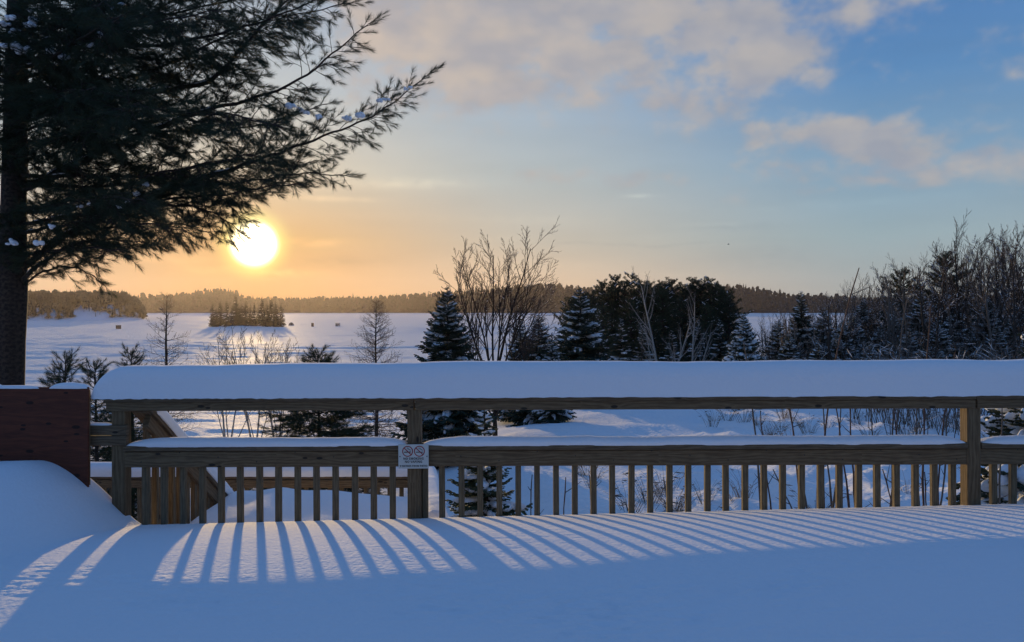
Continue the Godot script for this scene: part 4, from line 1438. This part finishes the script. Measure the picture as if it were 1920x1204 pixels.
func build_clump() -> void:
	# the pines in the middle distance; columns, top rows, distances
	var spec := [[1070, 560, 66, 2.6], [1105, 548, 70, 2.4], [1130, 527, 74, 2.2], [1157, 518, 72, 2.0], [1186, 514, 76, 2.3], [1215, 530, 70, 2.2], [1262, 524, 73, 2.2], [1240, 540, 66, 2.4], [1300, 523, 68, 2.5], [1330, 521, 70, 2.5], [1352, 540, 69, 2.3], [1368, 560, 64, 2.0], [1180, 560, 62, 2.4], [1275, 562, 60, 2.4], [1325, 570, 60, 2.3], [1130, 575, 60, 2.2], [1225, 590, 58, 2.2], [1145, 535, 71, 2.4], [1172, 530, 70, 2.4], [1200, 532, 69, 2.4], [1228, 536, 68, 2.4], [1250, 530, 70, 2.4], [1281, 534, 69, 2.4], [1315, 530, 68, 2.4], [1342, 532, 67, 2.4], [1090, 560, 66, 2.6], [1115, 556, 65, 2.6], [1360, 548, 66, 2.2]]
	var kinds: Array[Node3D] = []
	var hs: Array[float] = []
	var label := "dark pine crowded into the clump in the middle distance"
	for k in spec.size():
		var s: Array = spec[k]
		var h := tall(s[0], s[1], s[2])
		label = "dark pine in the %s of the middle clump, %s" % [["left third", "centre", "right third"][0 if s[0] < 1170 else 1 if s[0] < 1270 else 2], "in its front rank" if s[2] < 67 else "in its back rank"]
		if k < 5:
			kinds.append(pine("clump_pine", label, foot(s[0], s[2]), h, s[3], 210 + k, 0.05, 0.10, M.pine if k % 2 else M.pine2, "pines in the middle clump", 0.17))
			hs.append(h)
		else:
			var f: float = h / hs[k % 5]
			copy(kinds[k % 5], "clump_pine", label, foot(s[0], s[2]), k * 1.3, Vector3(f * 1.1, f, f * 1.1), "pines in the middle clump")
	# snow-dusted spruces along its foot
	var label2 := "snow-dusted spruce along the foot of the pine clump"
	var src: Node3D = null
	var h0 := 1.0
	var sp := [[1120, 585, 52, 1.4], [1165, 600, 50, 1.4], [1205, 610, 50, 1.5], [1310, 600, 52, 1.6], [1350, 600, 50, 1.5], [1260, 620, 48, 1.4]]
	for k in sp.size():
		var s: Array = sp[k]
		var h := tall(s[0], s[1], s[2])
		if k == 0:
			src = spruce("dusted_spruce", label2, foot(s[0], s[2]), h, 1.7, 230, 0.35, M.spruce, "spruces at the foot of the clump", 1.3)
			h0 = h
		else:
			copy(src, "dusted_spruce", label2, foot(s[0], s[2]), k * 1.1, Vector3.ONE * (h / h0) * Vector3(1.1, 1, 1.1), "spruces at the foot of the clump")

func build_forest() -> void:
	# bare trees of the wood at the right
	var kinds: Array[Node3D] = []
	var heights: Array[float] = []
	var label := "bare snow-dusted tree in the dense wood at the right"
	var group := "bare trees of the wood at the right"
	var tops := [[1400, 600], [1440, 585], [1500, 570], [1560, 545], [1600, 520], [1650, 505], [1700, 492], [1740, 478], [1780, 455], [1830, 445], [1870, 440], [1920, 428], [1990, 420], [2100, 410]]
	var r2 := RandomNumberGenerator.new()
	r2.seed = 99
	for k in 112:
		var px := lerpf(1425, 2080, fmod(k * 0.618034 + 0.13, 1.0))
		var d := lerpf(33.0, 64.0, fmod(k * 0.7548 + 0.4, 1.0))
		var top: float = curve(tops, px) + r2.randf_range(-8, 40)
		var q := foot(px, d)
		var h := tall(px, top, d)
		label = "bare tree %s, %s" % [["in the front row of the right wood", "midway into the right wood", "at the back of the right wood"][0 if d < 43.0 else 1 if d < 54.0 else 2], ["near the spruce by the hill", "behind the arching stalk", "beside the rounded pine", "beside the layered pine", "towards the right edge"][0 if px < 1520.0 else 1 if px < 1640.0 else 2 if px < 1735.0 else 3 if px < 1830.0 else 4]]
		if k < 7:
			var c := {"levels": 3, "forks": [15, 7, 5], "wander": 0.06, "lift": 0.06, "angle": 0.60, "shrink": 0.34, "start": 0.15, "snow": 0.40 if k % 3 else 0.2, "twig": 0.0090, "flake": 0.009}
			var st := [[Vector3(0, -0.4, 0), Vector3(r2.randf_range(-.1, .1), 1, 0), h * 0.95, 0.075]]
			if k % 2:
				st.append([Vector3(0.1, -0.4, 0), Vector3(0.3, 1, r2.randf_range(-.3, .3)), h * 0.8, 0.05])
			kinds.append(bare_tree("forest_tree", label, q, st, c, 300 + k, M.bark if k % 2 else M.grey_twig, M.twig if k % 3 else M.grey_twig, group))
			heights.append(h)
		else:
			var f: float = h / heights[k % 7]
			copy(kinds[k % 7], "forest_tree", label, q, r2.randf() * TAU, Vector3(f, f, f), group)
	# three that stand out above the rest
	for k in 3:
		var d: float = [40.0, 42.0, 38.0][k]
		var px: float = [1797, 1868, 1925][k]
		var h := tall(px, [424, 436, 420][k], d)
		var c := {"levels": 3, "forks": [18, 8, 5], "wander": 0.05, "lift": 0.08, "angle": 0.50, "shrink": 0.34, "start": 0.25, "snow": 0.2, "twig": 0.0090, "flake": 0.009}
		bare_tree("tall_bare_tree", ["tallest bare tree rising behind the layered pine at the right", "wide fan-shaped bare tree second from the right edge", "bare tree with steep limbs cut by the right edge"][k], foot(px, d), [[Vector3(0, -0.4, 0), Vector3(0, 1, 0), h * 0.95, 0.095], [Vector3(0, h * 0.3, 0), Vector3(0.25, 1, 0.1), h * 0.6, 0.05], [Vector3(0, h * 0.25, 0), Vector3(-0.3, 1, -0.1), h * 0.55, 0.045]], c, 330 + k, M.bark, M.twig)
	# conifers among them
	pine("layered_pine", "dark layered pine standing above the wood at the right", foot(1775, 44), tall(1775, 480, 44), 2.1, 341, 0.12, 0.03, M.pine, "", 0.16)
	pine("layered_pine", "rounded dark pine in the middle of the right wood", foot(1690, 47), tall(1690, 508, 47), 2.2, 342, 0.05, 0.03, M.pine2, "", 0.16)
	spruce("wood_spruce", "snow-dusted spruce whose tip meets the far hill", foot(1502, 42), tall(1502, 546, 42), 1.5, 351, 0.5, M.spruce, "", 1.3)
	var sl := "half-hidden snowy spruce inside the right wood"
	var src: Node3D = null
	var h0 := 1.0
	var spots := [[1545, 575, 44], [1620, 560, 46], [1460, 600, 38], [1580, 600, 38], [1730, 545, 42], [1850, 560, 40], [1650, 610, 36], [1480, 625, 35], [1760, 600, 37], [1900, 590, 38], [1535, 640, 34], [1820, 620, 36], [1600, 590, 41], [1680, 575, 43], [1790, 575, 40], [1870, 610, 36], [1570, 625, 36], [1705, 615, 37], [1630, 640, 34], [1740, 640, 34]]
	for k in spots.size():
		var s: Array = spots[k]
		var h := tall(s[0], s[1], s[2])
		sl = "half-hidden snowy spruce inside the right wood, %s" % ["left of the arching stalk", "between arching stalk and rounded pine", "below the layered pine", "towards the right edge"][0 if s[0] < 1560 else 1 if s[0] < 1690 else 2 if s[0] < 1810 else 3]
		if k == 0:
			src = spruce("hidden_spruce", sl, foot(s[0], s[2]), h, 1.4, 352, 0.75, M.spruce2, "spruces inside the right wood", 1.2)
			h0 = h
		else:
			copy(src, "hidden_spruce", sl, foot(s[0], s[2]), k * 1.7, Vector3.ONE * (h / h0) * Vector3(1.15, 1, 1.15), "spruces inside the right wood")
	# brush that nobody could count, at the foot of the wood and beyond the weeds
	var mb := MB.new()
	var sb := MB.new()
	for k in 3600:
		var px := r2.randf_range(1390, 2100)
		var d := r2.randf_range(19.0, 58.0)
		if d < 32.0 and px < 1580.0 + r2.randf_range(0, 110):
			continue
		var q := foot(px, d)
		var h := r2.randf_range(0.6, 2.6)
		var e := Vector3(r2.randf_range(-.35, .35), 1, r2.randf_range(-.35, .35)).normalized()
		var m := q + e * h * 0.5
		var tip := q + e * h + Vector3(r2.randf_range(-.2, .2), 0, r2.randf_range(-.2, .2)) * h
		mb.tube(PackedVector3Array([q - Vector3(0, 0.1, 0), m, tip]), PackedFloat32Array([0.013, 0.010, 0.004]), 3)
		for j in 3:
			var o := q.lerp(tip, r2.randf_range(0.3, 0.9))
			var g := Vector3(r2.randf_range(-1, 1), r2.randf_range(0, 0.9), r2.randf_range(-1, 1)).normalized() * minf(h * 0.22, 0.38)
			mb.tube(PackedVector3Array([o, o + g]), PackedFloat32Array([0.006, 0.003]), 3)
			if r2.randf() < 0.45 and g.y < h * 0.16:
				sb.tube(PackedVector3Array([o + Vector3(0, 0.01, 0), o + g * 0.5 + Vector3(0, 0.012, 0), o + g + Vector3(0, 0.008, 0)]), PackedFloat32Array([0.004, 0.009, 0.003]), 3)
	var br := Node3D.new()
	br.name = numbered("undergrowth")
	add_child(br, true)
	br.set_meta("kind", "stuff")
	tag(br, "tangled leafless undergrowth at the foot of the right wood", "undergrowth")
	obj("stem_mass", mb.mesh(), M.grey_twig, br).set_meta("kind", "stuff")
	obj("snow_dusting", sb.mesh(), M.clump, br).set_meta("kind", "stuff")

func build_weeds() -> void:
	rng.seed = 500
	# tall bare stalks close behind the railing
	var st := [[1432, 900, 9.0, 1395, 640, "lone thin stalk nearest the middle of the right bay"], [1508, 940, 8.5, 1470, 690, "thin stalk leaning left under the top rail"], [1548, 930, 8.6, 1470, 700, "second of two leaning stalks left of centre in the right bay"], [1556, 940, 8.4, 1610, 502, "tall arching stalk whose crooked tip stands above the rail"],
		[1578, 900, 8.8, 1540, 700, "stalk crossing behind the foot of the arching one"], [1600, 950, 8.3, 1555, 690, "forked brown stalk right of the arching one"], [1632, 950, 8.6, 1625, 700, "upright brown stalk between two balusters in the right bay"], [1660, 950, 8.5, 1668, 690, "straight reddish stalk right of the upright one"], [1690, 940, 8.7, 1700, 560, "tall straight stalk rising in front of the wood"],
		[1735, 950, 8.6, 1745, 570, "tall straight stalk third from the thick end post"], [1715, 950, 8.2, 1775, 700, "slanting stalk second from the thick end post"], [1770, 950, 8.4, 1790, 660, "slanting stalk next to the thick end post"], [1290, 930, 8.2, 1245, 895, "short broken stalk in the middle bay"], [1115, 950, 8.0, 1105, 890, "short pale twig standing in the snow right of the little spruce"],
		[1000, 955, 8.0, 998, 890, "single short twig beside the little spruce"], [1075, 950, 8.1, 1060, 895, "short slanting twig in the smooth snow"], [1560, 955, 8.0, 1450, 880, "low fallen stalk slanting across the right bay"], [1655, 940, 7.8, 1640, 880, "low twig in front of the reddish stalk"], [1880, 940, 8.2, 1880, 760, "thin stalk right of the thick end post"], [1470, 955, 9.4, 1425, 770, "crooked stalk rising from the weeds left of the leaning pair"], [1525, 955, 8.9, 1575, 700, "stalk leaning right across the leaning pair"], [1618, 955, 8.1, 1590, 700, "brown stalk crossing behind the forked one"],
		[1648, 955, 8.8, 1690, 690, "stalk leaning right past the reddish one"], [1700, 955, 8.3, 1655, 880, "low stalk leaning left before the straight ones"], [1752, 955, 8.9, 1720, 700, "stalk leaning left beside the end post's neighbour"], [1780, 955, 8.0, 1735, 885, "low stalk leaning left at the foot of the end post"]]
	for k in st.size():
		var s: Array = st[k]
		var a := foot(s[0], s[2])
		var b := at(s[3], s[4], s[2] + rng.randf_range(-0.3, 0.3))
		var o := thing("dry_stalk", s[5], "plant", a, "bare stalks behind the railing")
		var mb := MB.new()
		var L := (b - a).length()
		var pts := PackedVector3Array()
		var rad := PackedFloat32Array()
		var bend := Vector3(rng.randf_range(-.05, .05), 0, 0) * L
		if s[4] < 520:
			bend = Vector3(-0.06 * L, 0, 0)
		for j in 13:
			var f := j / 12.0
			pts.append((b - a) * f + bend * sin(f * PI) + Vector3(rng.randf_range(-.008, .008), 0, 0) + Vector3(0, -0.1 * (1.0 - f), 0))
			rad.append(lerpf(0.014, 0.005, f) * (1.35 if j % 3 == 2 else 1.0))
		mb.tube(pts, rad, 6, true)
		obj("stem", mb.mesh(), M.dogwood if k % 2 else M.grey_twig, o)
		var tb := MB.new()
		for j in range(3, 12, 2):
			var g := Vector3(rng.randf_range(-1, 1), rng.randf_range(0.3, 1.0), rng.randf_range(-.5, .5)).normalized() * rng.randf_range(0.03, 0.16) * minf(L, 1.6)
			tb.tube(PackedVector3Array([pts[j], pts[j] + g * 0.6, pts[j] + g + Vector3(0, 0.01, 0)]), PackedFloat32Array([0.005, 0.004, 0.002]), 4)
		obj("twigs", tb.mesh(), M.grey_twig, o).set_meta("kind", "stuff")
	# clumps of dry weeds on the bank
	var spots := []
	for k in 46:
		var px := rng.randf_range(1080, 1900)
		var d := rng.randf_range(10.5, 30.0)
		if px < 1330.0 and d > 17.0:
			d = rng.randf_range(10.0, 15.0)
		spots.append([px, d])
	for k in [[1340, 25], [1365, 25], [1395, 24], [1300, 19], [1420, 22], [1375, 13.2], [1395, 13.4], [1265, 13], [1210, 11], [1180, 12], [1310, 11], [1450, 20], [1480, 18], [1505, 21], [1470, 24]]:
		spots.append(k)
	var kinds: Array[Node3D] = []
	for k in spots.size():
		var p := foot(spots[k][0], spots[k][1])
		var wl := "tuft of dry brown weeds %s, %s" % ["close below the railing" if spots[k][1] < 15.0 else "on the bank farther down", "under the railing's middle bay" if spots[k][0] < 1320 else "behind the bare stalks" if spots[k][0] < 1650 else "near the thick end post"]
		if k < 4:
			var o := thing("dry_weed", wl, "plant", p, "dry weeds on the bank")
			var mb := MB.new()
			var sb := MB.new()
			for j in 26:
				var a := rng.randf() * TAU
				var h := rng.randf_range(0.18, 0.62)
				var o0 := Vector3(cos(a), 0, sin(a)) * rng.randf_range(0, 0.16)
				var d := Vector3(cos(a) * 0.55, 1, sin(a) * 0.55) * h
				mb.tube(PackedVector3Array([o0 - Vector3(0, 0.05, 0), o0 + d * 0.6, o0 + d + Vector3(cos(a), -0.4, sin(a)) * h * 0.2]), PackedFloat32Array([0.004, 0.003, 0.002]), 3)
				if j % 3 == 0:
					sb.spindle(o0 + d * 0.9, o0 + d + Vector3(cos(a), -0.5, sin(a)) * h * 0.25, 0.012)
			obj("stems", mb.mesh(), M.straw, o).set_meta("kind", "stuff")
			obj("seed_heads", sb.mesh(), M.grey_twig, o).set_meta("kind", "stuff")
			kinds.append(o)
		else:
			var s := rng.randf_range(0.6, 1.25)
			copy(kinds[k % 4], "dry_weed", wl, p, rng.randf() * TAU, Vector3(s, s * rng.randf_range(0.7, 1.1), s), "dry weeds on the bank")
	# hummocks of snow caught on the weeds
	# the bird
	var bd := at(1366, 458, 150)
	var bm := MB.new()
	bm.blob(Vector3.ZERO, Vector3(0.20, 0, 0), Vector3(0, 0.07, 0), Vector3(0, 0, 0.07), fine, 0.1, 6, 8)
	bm.blob(Vector3(-0.2, 0.03, 0), Vector3(0.06, 0, 0), Vector3(0, 0.05, 0), Vector3(0, 0, 0.05), fine, 0.1, 5, 7)
	for s in [-1, 1]:
		var w: float = s
		bm.tri(Vector3(-0.1, 0.03, 0), Vector3(0.1, 0.03, 0), Vector3(0.02, 0.17, 0.30 * w), Vector3.UP)
		bm.tri(Vector3(-0.06, 0.11, 0.18 * w), Vector3(0.06, 0.1, 0.18 * w), Vector3(0.08, 0.10, 0.48 * w), Vector3.UP)
	bm.tri(Vector3(0.15, 0, -0.03), Vector3(0.15, 0, 0.03), Vector3(0.34, 0.02, 0), Vector3.UP)
	tag(obj("bird", bm.mesh(), M.bird, self, bd), "tiny dark bird flying above the middle hill", "bird")

func build_island() -> void:
	rng.seed = 640
	var c := at(462, 613, 440)
	var f := func(x: float, z: float) -> float:
		var q := pow((x - c.x) / 25.0, 2.0) + pow((z - c.z) / 10.0, 2.0)
		return LAKE - 0.5 + 1.2 * exp(-q * q * 1.6) + 0.5 * big.get_noise_2d(x * 2.0, z * 2.0) * exp(-q)
	struct("island_terrain", sheet(func(_z: float, u: float) -> float: return c.x - 40.0 + 80.0 * u, lin_space(c.z + 22.0, c.z - 22.0, 30), 50, f), M.snow_far)
	var trees := [[399, 570, 0], [413, 566, 3], [425, 566, -3], [442, 555, 0], [453, 572, 4], [461, 566, -2], [470, 574, 3], [477, 571, -2], [491, 558, 1], [500, 570, -3], [508, 560, 1], [517, 569, 4], [527, 570, -1], [405, 580, -4], [435, 576, 5], [484, 580, 5], [518, 578, -4], [448, 578, 6]]
	var kinds: Array[Node3D] = []
	var hs: Array[float] = []
	var label := "dark pine in the tight cluster on the lake island"
	for k in trees.size():
		var s: Array = trees[k]
		var d: float = 440.0 + s[2]
		var x: float = (s[0] - 960.0) / FOCAL * d
		var y: float = f.call(x, -d)
		var h: float = (EYE + (575.0 - s[1]) / FOCAL * d - y) * 1.06
		var nm: String = "dark pine on the lake island, %s" % ["at its left end", "left of the middle", "right of the middle", "at its right end"][0 if s[0] < 430 else 1 if s[0] < 465 else 2 if s[0] < 500 else 3]
		if k == 3:
			nm = "tallest pine on the island, left of its middle"
		if k == 0:
			nm = "leftmost pine of the island cluster, a little apart"
		if k < 4:
			kinds.append(spruce("island_pine", nm, Vector3(x, y, -d), h, [3.0, 3.9, 3.5, 4.0][k], 650 + k, 0.04, M.far, "pines on the lake island", 1.0))
			hs.append(h)
		else:
			var q: float = h / hs[k % 4]
			copy(kinds[k % 4], "island_pine", nm if k > 3 else label, Vector3(x, y, -d), k * 1.9, Vector3(q * 1.05, q, q * 1.05), "pines on the lake island")

func hut(label: String, px: float, py: float, d: float, w: float, h: float, roof: float, wall: Material, top: Material, round_ := false) -> void:
	var x := (px - 960.0) / FOCAL * d
	var o := thing("ice_fishing_hut", label, "hut", Vector3(x, lake_height(x, -d) - 0.1, -d), "ice fishing huts on the lake")
	o.rotation.y = rng.randf_range(-0.3, 0.3)
	if round_:
		var mb := MB.new()
		mb.blob(Vector3(0, 0.1, 0), Vector3(w / 2, 0, 0), Vector3(0, h, 0), Vector3(0, 0, w * 0.4), fine, 0.15, 10, 14)
		obj("tent_shell", mb.mesh(), wall, o)
		bar(o, "door", Vector3(0.2, 0.0, w * 0.395), Vector3(0.2, h * 0.75, w * 0.33), Vector3.RIGHT, w * 0.22, 0.05, M.dark_paint)
		return
	bar(o, "wall", Vector3(0, 0, 0), Vector3(0, h, 0), Vector3.RIGHT, w, w * 0.85, wall, 0.03)
	bar(o, "door", Vector3(-w * 0.18, 0.05, w * 0.43), Vector3(-w * 0.18, h * 0.85, w * 0.43), Vector3.RIGHT, w * 0.26, 0.05, M.dark_paint)
	bar(o, "window", Vector3(w * 0.22, h * 0.45, w * 0.43), Vector3(w * 0.22, h * 0.75, w * 0.43), Vector3.RIGHT, w * 0.22, 0.05, M.dark_paint)
	var rb := MB.new()
	if roof > 0.0:
		for s in [-1, 1]:
			var e: float = s
			rb.board(Vector3(e * w * 0.28, h + roof * 0.5, -w * 0.5), Vector3(e * w * 0.28, h + roof * 0.5, w * 0.5), Vector3(e, -roof / (w * 0.55), 0), w * 0.64, 0.08)
	else:
		rb.board(Vector3(0, h + 0.05, -w * 0.48), Vector3(0, h + 0.05, w * 0.48), Vector3.RIGHT, w * 1.1, 0.1)
	obj("roof", rb.mesh(), top, o)

func build_huts() -> void:
	rng.seed = 700
	hut("small dark ice hut alone on the lake left of the island", 222, 617, 398, 2.0, 2.0, 0.0, M.dark_paint, M.dark_paint)
	hut("low rounded ice tent just right of the island", 546, 611, 469, 3.4, 2.0, 0.0, M.hut_teal, M.hut_trim, true)
	hut("narrow dark ice hut between the tent and the pale hut", 586, 613, 440, 1.4, 2.2, 0.0, M.dark_paint, M.dark_paint)
	hut("pale grey ice hut with a pitched roof, rightmost of the huts", 633, 612, 452, 2.8, 2.0, 0.6, M.hut_grey, M.hut_trim)


func _ready() -> void:
	# camera: level, with the lens shifted down a little
	var cam := Camera3D.new()
	cam.name = "camera"
	cam.position = Vector3(0, EYE, 0)
	cam.near = 0.1
	cam.far = 8000.0
	cam.projection = Camera3D.PROJECTION_FRUSTUM
	cam.size = 0.1 * 1204.0 / FOCAL
	cam.frustum_offset = Vector2(0, -0.1 * 27.0 / FOCAL)
	add_child(cam)
	cam.current = true
	# sky and air
	var env := Environment.new()
	env.background_mode = Environment.BG_SKY
	var sky := Sky.new()
	sky.sky_material = make_sky()
	env.sky = sky
	env.background_energy_multiplier = 1.0
	env.tonemap_mode = Environment.TONE_MAPPER_LINEAR
	env.tonemap_exposure = 1.0
	env.volumetric_fog_enabled = true
	env.volumetric_fog_density = 0.00006
	env.volumetric_fog_albedo = Color(1.0, .96, 1.0)
	env.volumetric_fog_anisotropy = 0.7
	env.sdfgi_enabled = true
	env.ssao_enabled = true
	env.ssil_enabled = true
	var we := WorldEnvironment.new()
	we.name = "environment"
	we.environment = env
	add_child(we)
	# the low sun
	var sun := DirectionalLight3D.new()
	sun.name = "sun"
	sun.light_color = Color(1.0, .84, .57)
	sun.light_energy = 1.0
	sun.light_angular_distance = 0.7
	sun.shadow_enabled = true
	add_child(sun)
	var az := deg_to_rad(SUN_AZ)
	var el := deg_to_rad(SUN_EL)
	sun.look_at_from_position(Vector3.ZERO, -Vector3(sin(az) * cos(el), sin(el), -cos(az) * cos(el)))

	big.seed = 2
	big.frequency = 0.1
	big.fractal_octaves = 3
	fine.seed = 8
	fine.frequency = 0.1
	fine.fractal_octaves = 2
	ridge.seed = 15
	ridge.frequency = 0.05
	ridge.fractal_type = FastNoiseLite.FRACTAL_RIDGED
	ridge.fractal_octaves = 3
	make_materials()
	make_foliage_shapes()
	build_land()
	build_hills()
	build_deck()
	build_railing()
	build_stairs()
	build_great_pine()
	build_near_trees()
	build_clump()
	build_forest()
	build_island()
	build_huts()
	build_weeds()
	build_sign()
